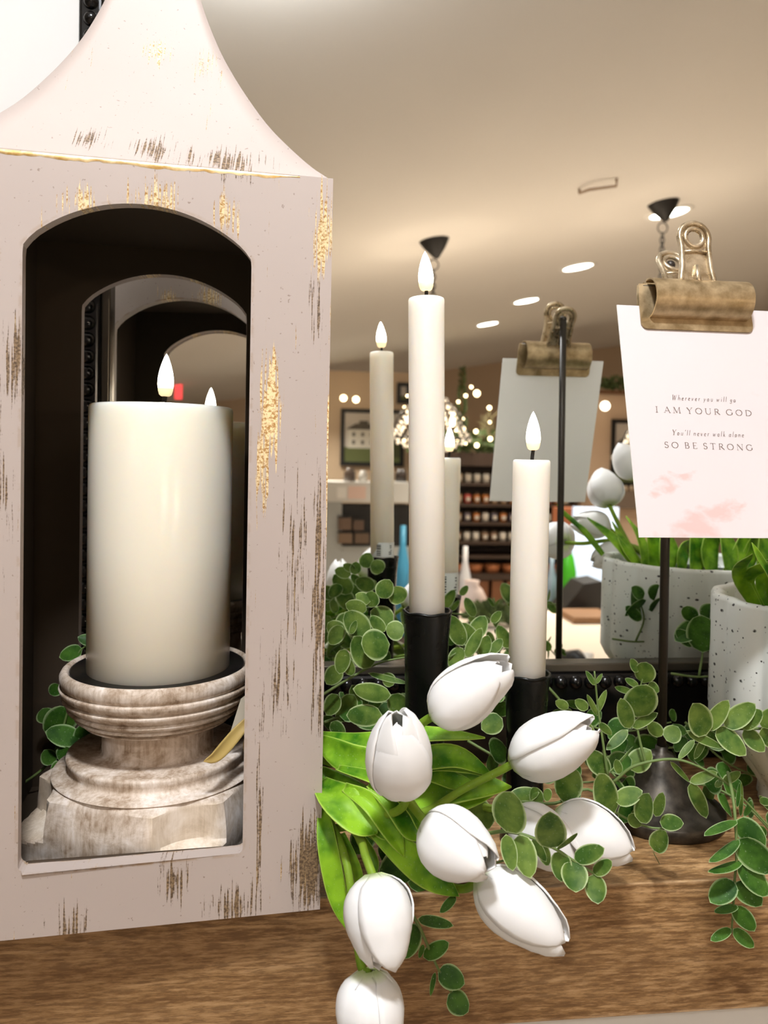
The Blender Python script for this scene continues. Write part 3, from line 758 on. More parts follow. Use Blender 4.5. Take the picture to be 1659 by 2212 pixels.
# lettering drawn as serifed strokes: (x0,y0,x1,y1,width) and arcs ('a',cx,cy,rx,ry,deg0,deg1,width)
K, T_ = 0.115, 0.045
SER = lambda x, y, w=0.30: (x-w/2, y, x+w/2, y, 0.045)
G = {
 'I': (0.34, [(0.17, 0, 0.17, 1, K), SER(0.17, 0.02), SER(0.17, 0.98)]),
 'A': (0.86, [(0.10, 0, 0.43, 1, T_), (0.43, 1, 0.76, 0, K), (0.22, 0.34, 0.64, 0.34, T_), SER(0.10, 0.02, .24), SER(0.76, 0.02, .24)]),
 'M': (1.02, [(0.14, 0, 0.18, 1, T_), (0.18, 1, 0.50, 0.05, K), (0.50, 0.05, 0.84, 1, T_), (0.84, 1, 0.88, 0, K), SER(0.14, 0.02, .24), SER(0.88, 0.02, .24), SER(.14, .98, .16), SER(.88, .98, .16)]),
 'Y': (0.80, [(0.10, 1, 0.40, 0.48, K), (0.70, 1, 0.40, 0.48, T_), (0.40, 0.5, 0.40, 0, K), SER(0.40, 0.02, .26), SER(.10, .98, .2), SER(.70, .98, .2)]),
 'O': (0.96, [('a', 0.48, 0.5, 0.40, 0.48, 0, 360, 0.08)]),
 'U': (0.88, [(0.15, 1, 0.15, 0.34, K), ('a', 0.44, 0.34, 0.29, 0.33, 180, 360, 0.07), (0.73, 1, 0.73, 0.34, T_), SER(.15, .98, .24), SER(.73, .98, .22)]),
 'R': (0.82, [(0.17, 0, 0.17, 1, K), ('a', 0.30, 0.74, 0.28, 0.25, -90, 90, 0.08), (0.17, 0.98, 0.32, 0.98, T_), (0.17, 0.49, 0.32, 0.49, T_), (0.36, 0.49, 0.78, 0.0, K), SER(.17, .02, .26)]),
 'G': (0.94, [('a', 0.48, 0.5, 0.40, 0.48, 45, 330, 0.08), (0.82, 0.42, 0.82, 0.12, K), SER(0.80, 0.42, .24), (0.78, 0.72, 0.78, 0.92, T_)]),
 'D': (0.92, [(0.17, 0, 0.17, 1, K), ('a', 0.34, 0.5, 0.48, 0.48, -90, 90, 0.08), (0.10, 0.98, 0.36, 0.98, T_), (0.10, 0.02, 0.36, 0.02, T_)]),
 'S': (0.62, [('a', 0.30, 0.74, 0.20, 0.24, 20, 270, 0.075), ('a', 0.30, 0.26, 0.22, 0.24, -160, 90, 0.085)]),
 'B': (0.74, [(0.17, 0, 0.17, 1, K), ('a', 0.32, 0.75, 0.23, 0.23, -90, 90, 0.08), ('a', 0.34, 0.27, 0.28, 0.26, -90, 90, 0.08), (0.1, 0.98, 0.34, 0.98, T_), (0.17, 0.52, 0.34, 0.52, T_), (0.1, 0.02, 0.34, 0.02, T_)]),
 'E': (0.70, [(0.17, 0, 0.17, 1, K), (0.1, 0.98, 0.58, 0.98, T_), (0.17, 0.52, 0.48, 0.52, T_), (0.1, 0.02, 0.62, 0.02, T_), (0.58, 0.98, 0.58, 0.84, T_), (0.62, 0.02, 0.62, 0.18, T_)]),
 'T': (0.78, [(0.39, 0, 0.39, 1, K), (0.06, 0.98, 0.72, 0.98, T_), (0.06, 0.98, 0.06, 0.84, T_), (0.72, 0.98, 0.72, 0.84, T_), SER(.39, .02, .26)]),
 'N': (0.96, [(0.16, 0, 0.16, 1, T_), (0.16, 1, 0.80, 0, K), (0.80, 0, 0.80, 1, T_), SER(.16, .02, .22), SER(.80, .98, .22)]),
 # small italic letters, x-height 0.5
 'W': (0.95, [(0.10, 1, 0.25, 0, K), (0.25, 0, 0.45, 0.9, T_), (0.45, 0.9, 0.60, 0, K), (0.60, 0, 0.85, 1, T_), SER(.10, .98, .2)]),
 'h': (0.50, [(0.10, 0, 0.10, 1, .09), ('a', 0.25, 0.30, 0.14, 0.19, 0, 180, .06), (0.39, 0.30, 0.39, 0, .09)]),
 'e': (0.44, [('a', 0.22, 0.25, 0.15, 0.24, 20, 320, .07), (0.08, 0.26, 0.36, 0.32, .04)]),
 'r': (0.38, [(0.10, 0, 0.10, 0.5, .09), ('a', 0.24, 0.32, 0.13, 0.17, 50, 170, .06)]),
 'v': (0.46, [(0.08, 0.5, 0.18, 0, .09), (0.18, 0, 0.38, 0.5, .05)]),
 'y': (0.46, [(0.08, 0.5, 0.18, 0.04, .09), (0.40, 0.5, 0.06, -0.32, .05)]),
 'o': (0.46, [('a', 0.22, 0.25, 0.15, 0.24, 0, 360, .07)]),
 'u': (0.50, [(0.10, 0.5, 0.10, 0.18, .08), ('a', 0.24, 0.19, 0.14, 0.18, 180, 360, .05), (0.38, 0.5, 0.38, 0, .08)]),
 'w': (0.66, [(0.08, 0.5, 0.16, 0, .08), (0.16, 0, 0.32, 0.48, .05), (0.32, 0.48, 0.38, 0, .08), (0.38, 0, 0.58, 0.5, .05)]),
 'i': (0.24, [(0.12, 0, 0.12, 0.5, .09), (0.12, 0.68, 0.12, 0.78, .09)]),
 'l': (0.24, [(0.12, 0, 0.12, 1, .09)]),
 'g': (0.46, [('a', 0.22, 0.30, 0.14, 0.19, 0, 360, .06), (0.36, 0.45, 0.34, -0.1, .07), ('a', 0.20, -0.14, 0.15, 0.15, 180, 360, .06)]),
 'n': (0.50, [(0.10, 0, 0.10, 0.5, .08), ('a', 0.24, 0.30, 0.14, 0.19, 0, 180, .06), (0.38, 0.30, 0.38, 0, .08)]),
 'a': (0.48, [('a', 0.21, 0.25, 0.14, 0.24, 20, 340, .06), (0.36, 0.5, 0.36, 0, .08)]),
 'k': (0.48, [(0.10, 0, 0.10, 1, .09), (0.10, 0.24, 0.36, 0.5, .05), (0.18, 0.3, 0.40, 0, .08)]),
 "'": (0.22, [(0.12, 0.78, 0.14, 1.0, .09)]),
}
def write(text, p0, p1, cap, shear, gap, name):
    w = sum((0.42 if c == ' ' else G[c][0]+gap) for c in text) - gap
    ex = p1-p0; sx = ex.length/w; ex.normalize(); ey = nv.cross(ex).normalized()
    if ey.z < 0: ey = -ey
    b = MB(); x = 0.0
    def Q(u, v): return p0 + ex*((u + shear*v*cap/sx)*sx) + ey*(v*cap) + nv*0.0006
    asp = cap/sx
    def seg(x0, y0, x1, y1, wd):
        dx, dy = (x1-x0), (y1-y0)*asp; L = math.hypot(dx, dy) or 1; nx, ny = -dy/L*wd*asp/2, dx/L*wd/2
        b.add([Q(x0+nx, y0+ny), Q(x1+nx, y1+ny), Q(x1-nx, y1-ny), Q(x0-nx, y0-ny)], [(0, 1, 2, 3)])
    for c in text:
        if c == ' ': x += 0.42; continue
        wd, st_ = G[c]
        for s_ in st_:
            if s_[0] == 'a':
                _, cx, cy, rx, ry, a0, a1, w_ = s_; n = 14
                pts = [(x+cx+rx*math.cos(math.radians(a0+(a1-a0)*k/n)), cy+ry*math.sin(math.radians(a0+(a1-a0)*k/n))) for k in range(n+1)]
                for (xa, ya), (xb2, yb2) in zip(pts[:-1], pts[1:]):
                    steep = abs((yb2-ya)*asp)/(math.hypot(xb2-xa, (yb2-ya)*asp)+1e-9)
                    seg(xa, ya, xb2, yb2, w_*(0.6+0.9*steep))
            else: seg(x+s_[0], s_[1], x+s_[2], s_[3], s_[4])
        x += wd+gap
    return b.build(name, MAT['ink'], card, smooth=False)
pxm = S(0.49, 1500)
write('Wherever you will go', on_card(1450, 864.5), on_card(1588, 869.5), 12.0*pxm, 0.22, 0.20, 'lettering')
write('I AM YOUR GOD', on_card(1415.5, 891), on_card(1624, 899.5), 13.5*pxm, 0.0, 0.30, 'lettering')
write("You'll never walk alone", on_card(1450, 940), on_card(1606, 945), 12.0*pxm, 0.22, 0.20, 'lettering')
write('SO BE STRONG', on_card(1434.5, 967.5), on_card(1626, 974), 13.5*pxm, 0.0, 0.30, 'lettering')
# ------------------------------------------------------------------ flowers and leaves
def ribbon_leaf(b, pts, w, nrm, fold=0.25, cols=7, twist=0.0, steps=6, tipw=0.0):
    "long blade along a path; nrm is roughly the way its face points"
    path = catmull(pts, steps); n = len(path); rows = []; edge = []
    nrm = Vector(nrm).normalized()
    for i, p in enumerate(path):
        s = i/(n-1)
        t = (path[min(i+1, n-1)]-path[max(i-1, 0)]).normalized()
        side = t.cross(nrm)
        side = side.normalized() if side.length > 1e-5 else t.orthogonal().normalized()
        up = side.cross(t).normalized()
        if twist:
            a = twist*s; side, up = side*math.cos(a)+up*math.sin(a), up*math.cos(a)-side*math.sin(a)
        prof = (0.42+0.58*math.sin(min(1, s/0.5)*math.pi/2)) if s < 0.5 else max(0.0, 1-((s-0.5)/0.5)**2.3)
        hw = w/2*prof + 0.0002
        row = []; er = []
        for k in range(cols):
            u = -1+2*k/(cols-1)
            wob = 0.05*w*math.sin(s*9+u*2.0)*abs(u)
            row.append(p + side*(u*hw) + up*(fold*hw*(abs(u)**1.4) + wob*0.5)); er.append(abs(u)**3*0.98 if 0 < i < n-1 else 1.0)
        rows.append(row); edge.append(er)
    b.grid(rows, edge=edge)
def disc_leaf(b, base, tip, w, nrm, cup=0.16, bend=0.12):
    "small round-ovate leaf"
    base, tip = Vector(base), Vector(tip); ax = tip-base; L = ax.length
    if L < 1e-6: return
    t = ax/L; nrm = Vector(nrm); side = t.cross(nrm); side = side.normalized() if side.length > 1e-4 else t.orthogonal().normalized()
    up = side.cross(t).normalized(); rows = []; edge = []; NS, NC = 9, 7
    for i in range(NS+1):
        s = i/NS; hw = w/2*max(0.02, (math.sin(math.pi*(s**0.86)))**0.54 if 0 < s < 1 else 0.02)
        row = []; er = []
        for k in range(NC):
            u = -1+2*k/(NC-1)
            row.append(base + t*(L*s) + side*(u*hw) + up*(cup*hw*u*u - bend*L*(s*s-s)*-1 + (0.012*w if k == NC//2 else 0)))
            er.append(1.0 if (abs(u) > 0.99 or i in (0, NS)) else (0.25 if k == NC//2 else (0.55 if (abs(u) > 0.6 or i in (1, NS-1)) else 0.0)))
        rows.append(row); edge.append(er)
    b.grid(rows, edge=edge)
rnd = random.Random(21)
def to_cam(p): return (Vector((0, 0, EYE))-Vector(p)).normalized()
SPRIGS = []
def px_leaf(b, bx, by, tx, ty, w, d0, d1=None, edgeon=False):
    d1 = d0 if d1 is None else d1
    p0, p1 = P(bx, by, d0), P(tx, ty, d1)
    n = to_cam(p0) + Vector((rnd.uniform(-.35, .35), 0, rnd.uniform(-.25, .45)))
    if edgeon: n = Vector((rnd.uniform(-.2, .2), 0.1, 1))
    wm = w*S((d0+d1)/2, bx)
    if edgeon: wm = max(wm*1.9, 0.009)
    disc_leaf(b, p0, p1, wm, n, cup=rnd.uniform(-.22, .22), bend=rnd.uniform(-.05, .18))
def stem_px(b, pts, r=0.0011):
    pp = catmull([P(x, y, d) for x, y, d in pts], 6); n = len(pp)
    b.tube(pp, [r*(1-0.45*i/(n-1)) for i in range(n)], 7)
    return pp
def sprig(label, stems, leaves, mat='euc', auto=None, group=None, seed=1):
    "stems: lists of (px,py,d); leaves: (bx,by,tx,ty,w[,d0[,d1]]); auto: (node spacing m, leaf size m) grows pairs on the first stem"
    sb = MB(); lb = MB(); rg = random.Random(seed); first = None
    for st_ in stems:
        pp = stem_px(sb, st_)
        if first is None: first = pp
        if auto:
            sp, sz = auto; acc = 0; k = 0
            for i in range(1, len(pp)):
                acc += (pp[i]-pp[i-1]).length
                if acc >= sp or i == len(pp)-1:
                    acc = 0; k += 1; t = (pp[i]-pp[i-1]).normalized(); p = pp[i]; f = 1-0.4*i/len(pp)
                    o = t.orthogonal().normalized(); o2 = t.cross(o)
                    a0 = k*math.pi/2 + rg.uniform(-.35, .35)
                    for s_ in (0, math.pi):
                        dr = (o*math.cos(a0+s_)+o2*math.sin(a0+s_)) + t*rg.uniform(.25, .7)
                        dr.normalize(); L = sz*f*rg.uniform(.8, 1.2)
                        q0 = p + dr*0.002; q1 = q0+dr*L
                        if q1.z < SH+0.001 and q1.y > EDGE-0.003: q1.z = SH+0.002+0.004*rg.random()
                        if q1.y > 0.640: q1.y = 0.640
                        if q0.y > 0.640: q0.y = 0.640
                        n = to_cam(p)*0.8 + t*rg.uniform(.2, 1.0) + Vector((rg.uniform(-.5, .5), rg.uniform(-.3, .3), rg.uniform(-.2, .7)))
                        disc_leaf(lb, q0, q1, L*rg.uniform(.78, 1.05), n, rg.uniform(-.2, .2), rg.uniform(-.05, .2))
    for lf in leaves:
        eo = False
        if lf[-1] == 'e': eo = True; lf = lf[:-1]
        d0 = lf[5] if len(lf) > 5 else stems[0][0][2]; d1 = lf[6] if len(lf) > 6 else None
        px_leaf(lb, lf[0], lf[1], lf[2], lf[3], lf[4], d0, d1, eo)
    bot = min(sb.v, key=lambda v: v.z)
    t = thing('eucalyptus_sprig', label, 'greenery', tuple(first[0]), group or 'eucalyptus sprigs of the mantel garland')
    sb.build('stem', MAT['estem'], t)
    if lb.v: lb.build('foliage', MAT[mat], t)
    return t
# front sprig lying over the tulips
sprig('eucalyptus sprig lying across the tulips at the front, seven round leaves over the shelf edge',
      [[(1052, 1800, .415), (1095, 1796, .405), (1145, 1808, .400), (1200, 1834, .397), (1237, 1858, .395), (1283, 1887, .393), (1302, 1902, .393)]],
      [(1093, 1797, 1108, 1710, 84, .402, .392), (1093, 1802, 1108, 1882, 36, .402, .395), (1122, 1802, 1146, 1898, 54, .40, .39), (1190, 1833, 1188, 1752, 70, .397, .385), (1205, 1836, 1247, 1799, 9, .397, .39, 'e'),
       (1150, 1812, 1180, 1862, 22, .402, .405), (1212, 1838, 1212, 1905, 48, .397, .395), (1237, 1859, 1244, 1928, 60, .395, .385), (1240, 1857, 1306, 1832, 40, .395, .388), (1280, 1886, 1322, 1860, 32, .393, .388),
       (1282, 1888, 1292, 1953, 48, .393, .385), (1165, 1820, 1186, 1870, 30, .41, .415)])
sprig('eucalyptus sprig rising behind the lower right tulip toward the card stand',
      [[(1120, 1730, .47), (1200, 1735, .465), (1270, 1705, .462), (1330, 1755, .458), (1395, 1785, .455), (1440, 1790, .45)]],
      [(1215, 1732, 1238, 1655, 64, .462, .45), (1325, 1762, 1293, 1670, 60, .455, .445), (1328, 1730, 1388, 1708, 42, .455, .45), (1383, 1777, 1402, 1713, 44, .45, .443), (1416, 1764, 1432, 1711, 26, .45, .445),
       (1425, 1775, 1477, 1779, 36, .45, .44), (1412, 1838, 1438, 1794, 42, .447, .44), (1100, 1722, 1165, 1712, 34, .47), (1068, 1775, 1010, 1735, 66, .46, .45), (1165, 1740, 1150, 1700, 34, .47), (1190, 1725, 1175, 1708, 30, .47),
       (1385, 1785, 1358, 1760, 30, .455), (1410, 1840, 1425, 1868, 14, .447, .445, 'e')])
sprig('upright eucalyptus sprig with a large round leaf left of the stand rod',
      [[(1395, 1650, .52), (1380, 1590, .525), (1372, 1530, .53), (1390, 1460, .53)], [(1313, 1675, .51), (1302, 1600, .515), (1292, 1530, .52), (1284, 1450, .52)]],
      [(1375, 1550, 1396, 1478, 74, .525, .515), (1390, 1476, 1396, 1430, 46, .53, .525), (1378, 1452, 1362, 1423, 22, .53), (1380, 1482, 1350, 1466, 16, .53), (1366, 1496, 1328, 1484, 15, .53), (1400, 1478, 1424, 1494, 26, .53),
       (1362, 1574, 1340, 1508, 38, .525, .52), (1366, 1572, 1421, 1540, 24, .525), (1356, 1576, 1310, 1620, 24, .525, .52), (1316, 1671, 1368, 1612, 12, .515, .51, 'e'), (1360, 1662, 1406, 1620, 48, .53), (1313, 1674, 1270, 1620, 46, .515, .52),
       (1294, 1562, 1322, 1588, 18, .515), (1291, 1547, 1268, 1500, 13, .52), (1288, 1542, 1310, 1490, 15, .52), (1285, 1480, 1265, 1449, 13, .52), (1287, 1477, 1301, 1455, 9, .52), (1270, 1532, 1242, 1512, 24, .52), (1228, 1530, 1200, 1514, 22, .52),
       (1440, 1600, 1465, 1570, 40, .535), (1430, 1590, 1400, 1560, 30, .535), (1262, 1560, 1285, 1600, 24, .52)], seed=3)
sprig('thin arching eucalyptus stem over the dark round base of the card stand',
      [[(1325, 1690, .50), (1370, 1655, .495), (1445, 1640, .488), (1500, 1652, .482), (1560, 1685, .475), (1605, 1725, .468), (1665, 1790, .46)]],
      [(1448, 1645, 1490, 1690, 12, .488), (1490, 1690, 1550, 1668, 24, .482, .478), (1492, 1690, 1526, 1768, 34, .482, .476), (1562, 1690, 1600, 1667, 20, .475, .47), (1500, 1598, 1465, 1640, 16, .49, .487), (1560, 1686, 1545, 1700, 14, .475),
       (1600, 1765, 1602, 1690, 10, .466), (1640, 1728, 1668, 1735, 18, .465), (1340, 1672, 1330, 1640, 20, .50), (1665, 1750, 1640, 1718, 14, .466)])
sprig('eucalyptus sprig crossing in front of the speckled planter foot at the right edge',
      [[(1690, 1574, .455), (1640, 1574, .455), (1560, 1576, .452), (1482, 1580, .450)]],
      [(1526, 1588, 1496, 1519, 60, .448, .440), (1526, 1578, 1574, 1512, 36, .45, .445), (1565, 1571, 1632, 1520, 46, .45, .444), (1600, 1573, 1646, 1534, 36, .448, .44), (1645, 1571, 1672, 1532, 36, .45, .445), (1547, 1572, 1612, 1632, 48, .45, .44),
       (1607, 1574, 1652, 1624, 40, .45, .443), (1645, 1573, 1680, 1620, 34, .45), (1484, 1582, 1562, 1616, 20, .452, .445), (1527, 1580, 1562, 1612, 20, .452), (1522, 1596, 1500, 1640, 16, .455)])
sprig('long eucalyptus sprig hanging over the shelf front at the right',
      [[(1572, 1668, .462), (1583, 1720, .445), (1589, 1780, .436), (1591, 1850, .432), (1587, 1900, .432), (1584, 1960, .436), (1580, 2014, .440)]],
      [(1590, 1771, 1655, 1828, 52, .436, .43), (1592, 1812, 1672, 1885, 66, .433, .425), (1594, 1862, 1660, 1935, 56, .432, .425), (1589, 1905, 1646, 1957, 50, .432, .427), (1586, 1956, 1630, 2012, 42, .435, .43), (1583, 2006, 1629, 2047, 30, .438, .435),
       (1592, 1772, 1521, 1806, 9, .436, .425, 'e'), (1597, 1812, 1531, 1863, 12, .433, .425, 'e'), (1602, 1858, 1529, 1884, 10, .432, .422, 'e'), (1587, 1904, 1534, 1950, 50, .432, .428), (1592, 1955, 1544, 1972, 9, .435, .43, 'e'), (1580, 2006, 1535, 2032, 22, .438, .434),
       (1592, 1745, 1598, 1690, 9, .44)], mat='euc2')
sprig('dark eucalyptus sprig hanging between the two lowest tulips',
      [[(880, 1960, .43), (905, 2000, .425), (925, 2045, .428), (950, 2100, .436), (975, 2145, .444)]],
      [(902, 1985, 980, 2000, 26, .425), (914, 2068, 970, 2036, 34, .428, .424), (946, 2098, 1004, 2126, 50, .436, .43), (968, 2148, 1012, 2186, 50, .443, .437), (898, 1995, 868, 2072, 52, .43), (940, 2100, 930, 2152, 12, .436), (985, 1935, 950, 1972, 20, .425),
       (915, 2040, 905, 2070, 12, .43)], mat='euc2')
# cluster between lantern and the taller cup
sprig('dense eucalyptus sprig with big grey-green leaves between lantern and taller cup',
      [[(690, 1505, .55), (760, 1462, .555), (820, 1432, .56), (885, 1418, .565)]],
      [(842, 1392, 780, 1390, 70, .55, .54), (802, 1442, 764, 1374, 58, .555), (746, 1402, 733, 1456, 36, .55), (760, 1460, 745, 1415, 28, .55), (832, 1364, 800, 1331, 30, .56), (874, 1363, 833, 1358, 46, .56), (795, 1375, 745, 1322, 56, .57),
       (792, 1318, 746, 1304, 34, .575), (800, 1300, 768, 1284, 28, .58), (802, 1312, 803, 1276, 38, .58), (822, 1292, 842, 1252, 42, .58), (850, 1345, 800, 1320, 52, .585), (872, 1300, 845, 1270, 44, .585), (845, 1502, 762, 1488, 42, .545, .535),
       (826, 1545, 748, 1545, 48, .54, .53), (845, 1500, 880, 1548, 48, .55), (795, 1454, 882, 1476, 14, .55), (745, 1375, 708, 1345, 40, .58), (740, 1352, 712, 1392, 36, .58), (760, 1330, 728, 1362, 44, .59),
       (757, 1370, 770, 1340, 16, .565), (735, 1440, 705, 1478, 40, .57), (765, 1500, 730, 1560, 44, .57), (730, 1500, 705, 1545, 40, .56), (850, 1480, 828, 1455, 30, .56), (790, 1530, 760, 1480, 40, .57), (715, 1560, 745, 1590, 30, .56)], seed=5)
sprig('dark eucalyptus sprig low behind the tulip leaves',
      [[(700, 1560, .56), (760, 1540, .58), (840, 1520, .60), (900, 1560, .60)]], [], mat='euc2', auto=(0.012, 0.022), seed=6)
sprig('eucalyptus sprig with pointed leaves between the two black cups',
      [[(1110, 1420, .58), (1060, 1415, .58), (1010, 1400, .575), (970, 1420, .57)]],
      [(1000, 1395, 972, 1328, 40, .57), (1030, 1400, 995, 1345, 40, .58), (1006, 1420, 1041, 1356, 28, .565), (1040, 1418, 1055, 1372, 30, .575), (1000, 1400, 970, 1440, 36, .57), (1060, 1410, 1085, 1380, 24, .58), (1035, 1425, 1000, 1440, 30, .57),
       (1085, 1552, 1040, 1576, 46, .52), (1062, 1345, 1082, 1320, 20, .60), (1020, 1380, 1048, 1330, 40, .60), (1100, 1400, 1075, 1350, 30, .60)], seed=8)
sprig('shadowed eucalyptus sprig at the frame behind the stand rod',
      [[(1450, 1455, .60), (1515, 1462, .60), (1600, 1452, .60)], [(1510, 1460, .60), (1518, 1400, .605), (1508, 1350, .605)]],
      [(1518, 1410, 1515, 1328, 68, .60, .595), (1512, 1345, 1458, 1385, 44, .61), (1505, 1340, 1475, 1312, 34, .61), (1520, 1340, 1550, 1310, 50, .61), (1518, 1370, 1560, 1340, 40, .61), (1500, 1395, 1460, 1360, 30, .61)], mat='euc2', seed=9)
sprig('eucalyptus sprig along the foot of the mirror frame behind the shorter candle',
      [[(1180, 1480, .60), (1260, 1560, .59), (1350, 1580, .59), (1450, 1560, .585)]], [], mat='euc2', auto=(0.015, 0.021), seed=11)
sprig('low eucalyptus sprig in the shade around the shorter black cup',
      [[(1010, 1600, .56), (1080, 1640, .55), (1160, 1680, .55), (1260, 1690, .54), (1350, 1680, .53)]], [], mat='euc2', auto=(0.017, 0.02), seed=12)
sprig('low eucalyptus sprig trailing across the shelf under the white tulips',
      [[(760, 1700, .52), (840, 1840, .49), (930, 1900, .475), (1010, 1880, .47), (1120, 1850, .468)]],
      [(905, 1850, 820, 1900, 80, .47), (880, 1905, 960, 1930, 30, .46), (830, 1810, 880, 1770, 44, .50)], mat='euc2', auto=(0.02, 0.021), seed=13)
sprig('eucalyptus sprig behind the base of the planter at the right edge',
      [[(1480, 1560, .58), (1560, 1640, .57), (1660, 1690, .56)]], [], mat='euc2', auto=(0.018, 0.02), seed=14)
sprig('eucalyptus sprig seen through the lantern, left of the bowl',
      [[(40, 1700, .58), (110, 1640, .585), (150, 1520, .585), (165, 1420, .585), (200, 1385, .585)]],
      [(205, 1385, 168, 1376, 26, .585), (178, 1402, 128, 1420, 34, .585), (150, 1450, 165, 1425, 28, .585), (155, 1530, 102, 1590, 70, .585), (172, 1598, 98, 1580, 48, .583, .575), (125, 1640, 156, 1620, 42, .575), (115, 1650, 95, 1620, 34, .58),
       (120, 1690, 98, 1715, 36, .58), (105, 1560, 92, 1530, 40, .585), (130, 1480, 108, 1500, 30, .585), (140, 1655, 110, 1672, 40, .575), (175, 1640, 150, 1600, 40, .585), (180, 1560, 200, 1640, 60, .585), (115, 1730, 135, 1690, 40, .583)], seed=15, mat='euc2')

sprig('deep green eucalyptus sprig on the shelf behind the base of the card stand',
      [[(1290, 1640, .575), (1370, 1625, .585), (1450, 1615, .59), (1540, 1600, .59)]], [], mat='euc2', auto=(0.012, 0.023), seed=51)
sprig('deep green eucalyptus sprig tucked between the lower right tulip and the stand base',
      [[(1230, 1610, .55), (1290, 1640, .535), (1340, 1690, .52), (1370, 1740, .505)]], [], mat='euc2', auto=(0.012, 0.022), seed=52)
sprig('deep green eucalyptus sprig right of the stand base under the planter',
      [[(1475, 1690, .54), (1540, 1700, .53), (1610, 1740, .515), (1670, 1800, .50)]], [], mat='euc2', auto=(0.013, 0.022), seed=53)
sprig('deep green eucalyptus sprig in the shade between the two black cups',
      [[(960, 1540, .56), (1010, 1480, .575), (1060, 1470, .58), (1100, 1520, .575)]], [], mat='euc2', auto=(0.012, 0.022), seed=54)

# planter at the right edge
PLC = Vector((P(1562, 1400, 0.55).x+0.088, 0.548, SH)); PR = 0.086; PH = P(1562, 1292, 0.548).z-SH
pl = thing('planter', 'white speckled ceramic planter with fluted sides at the right edge', 'planter', tuple(PLC))
def flute(a, z): return 1+0.048*abs(math.sin(a*7+0.35))**0.7 - 0.022
b = MB()
b.lathe(PLC, [(0.0005, 0.0004), (0.046, 0.0004), (0.048, 0.003), (0.047, 0.014), (0.052, 0.022), (0.062, 0.036), (0.073, 0.050), (0.081, 0.060), (PR, 0.070), (PR, PH-0.004), (PR-0.0015, PH-0.0008), (PR-0.005, PH), (PR-0.0085, PH-0.001), (PR-0.010, PH-0.004), (PR-0.010, PH-0.018), (0.001, PH-0.018)], 224, mod=flute)
b.build('pot', MAT['speck'], pl)
b = MB(); b.lathe(PLC, [(PR-0.011, PH-0.0175), (PR-0.02, PH-0.014), (0.001, PH-0.012)], 40, close=False); b.build('foam', MAT['soil'], pl)

def tulip(label, base, tip, w, stem=None, leaves=(), phase=0.0, openness=0.35, group='white tulips of the bouquet', stem_r=0.0024, lw=0.016, lenv=None):
    base, tip = Vector(base), Vector(tip); ax = tip-base; L = ax.length; t = ax.normalized(); Rr = w/2
    ex = t.cross(to_cam(base)).normalized(); ey = t.cross(ex)
    T = thing('tulip', label, 'tulip', tuple(base), group)
    rg = random.Random(int(abs(base.x*9173+base.z*3571)*10) % 99991)
    def rad(v, op):
        pts = [(0, .20), (.06, .50), (.16, .80), (.28, .95), (.42, 1.0), (.58, .95), (.72, .82), (.86, .52+op*.28), (1.0, .12+op*.50)]
        for (a, ra), (c_, rc) in zip(pts[:-1], pts[1:]):
            if v <= c_:
                f = (v-a)/(c_-a); f = f*f*(3-2*f)*0.35+f*0.65; return ra+(rc-ra)*f
        return pts[-1][1]
    for k in range(6):
        inner = k >= 3; phi = phase + (k % 3)*2*math.pi/3 + (math.pi/3 if inner else 0)
        op = openness + rg.uniform(-.12, .12); ln = L*([.90, 1.0, .96, .97, .92, .99][k]+rg.uniform(-.03, .01)); so = (0.90 if inner else 1.0)
        b = MB(); rows = []; edge = []; NV, NU = 16, 12
        sp = 1.18 if not inner else 1.08
        for i in range(NV+1):
            v = i/NV; r = rad(v, op)*Rr*so
            half = sp if v < .50 else sp*max(0.0, 1-((v-.50)/.50)**2.8)**0.52
            half = max(half, 0.05)*(1.0 if v > .12 else (.75+.25*v/.12))
            row = []; er = []
            for j in range(NU+1):
                u = -1+2*j/NU; a = phi+u*half
                rr = r*(1+0.05*(u*u)*(0 if inner else 1)*(1-v)) + 0.0009*(1-abs(u))*(1 if not inner else 0) - 0.0014*math.exp(-(u*6)**2)*(1-v)*(0 if inner else 1)
                # the very edges roll outwards a little near the tip
                rr += Rr*0.045*u
                vv = v*ln - 0.0*u
                row.append(base + t*vv + (ex*math.cos(a)+ey*math.sin(a))*rr); er.append(max(0.0, 1.0-v*2.4))
            rows.append(row); edge.append(er)
        b.grid(rows, edge=edge)
        b.build('petal', MAT['petal'], T, solid=0.0007)
    if stem:
        b = MB(); pp = catmull([base+t*0.002] + [Vector(s_) for s_ in stem], 6); b.tube(pp, stem_r, 10); b.build('stem', MAT['stem'], T)
    for (pts, lwid, nrm, fold, tw) in leaves:
        b = MB(); ribbon_leaf(b, pts, lwid, nrm, fold, 9, tw); b.build('leaf', MAT['tleaf'], T, solid=0.0006)
    return T
def PP(*a): return [P(x, y, d) for x, y, d in a]
u1 = S(0.40)
up_ = Vector((0, -.6, .8)); fr_ = Vector((0, -.95, .3))
tulip('white tulip highest in the bouquet, pointing right in front of the taller black cup', P(936, 1548, .415), P(1104, 1432, .395), 128*S(.405), PP((905, 1568, .425), (820, 1650, .45), (690, 1715, .49)),
      [(PP((690, 1588, .48), (790, 1602, .455), (920, 1588, .44), (1048, 1594, .43)), 46*S(.45), up_, .2, 0.2),
       (PP((690, 1600, .47), (760, 1640, .45), (860, 1640, .44)), 62*S(.45), fr_, .25, 0.0),
       (PP((880, 1690, .452), (930, 1650, .448), (1010, 1655, .445), (1068, 1680, .443)), 34*S(.45), fr_, .4, 0.4)], phase=0.35, openness=.42)
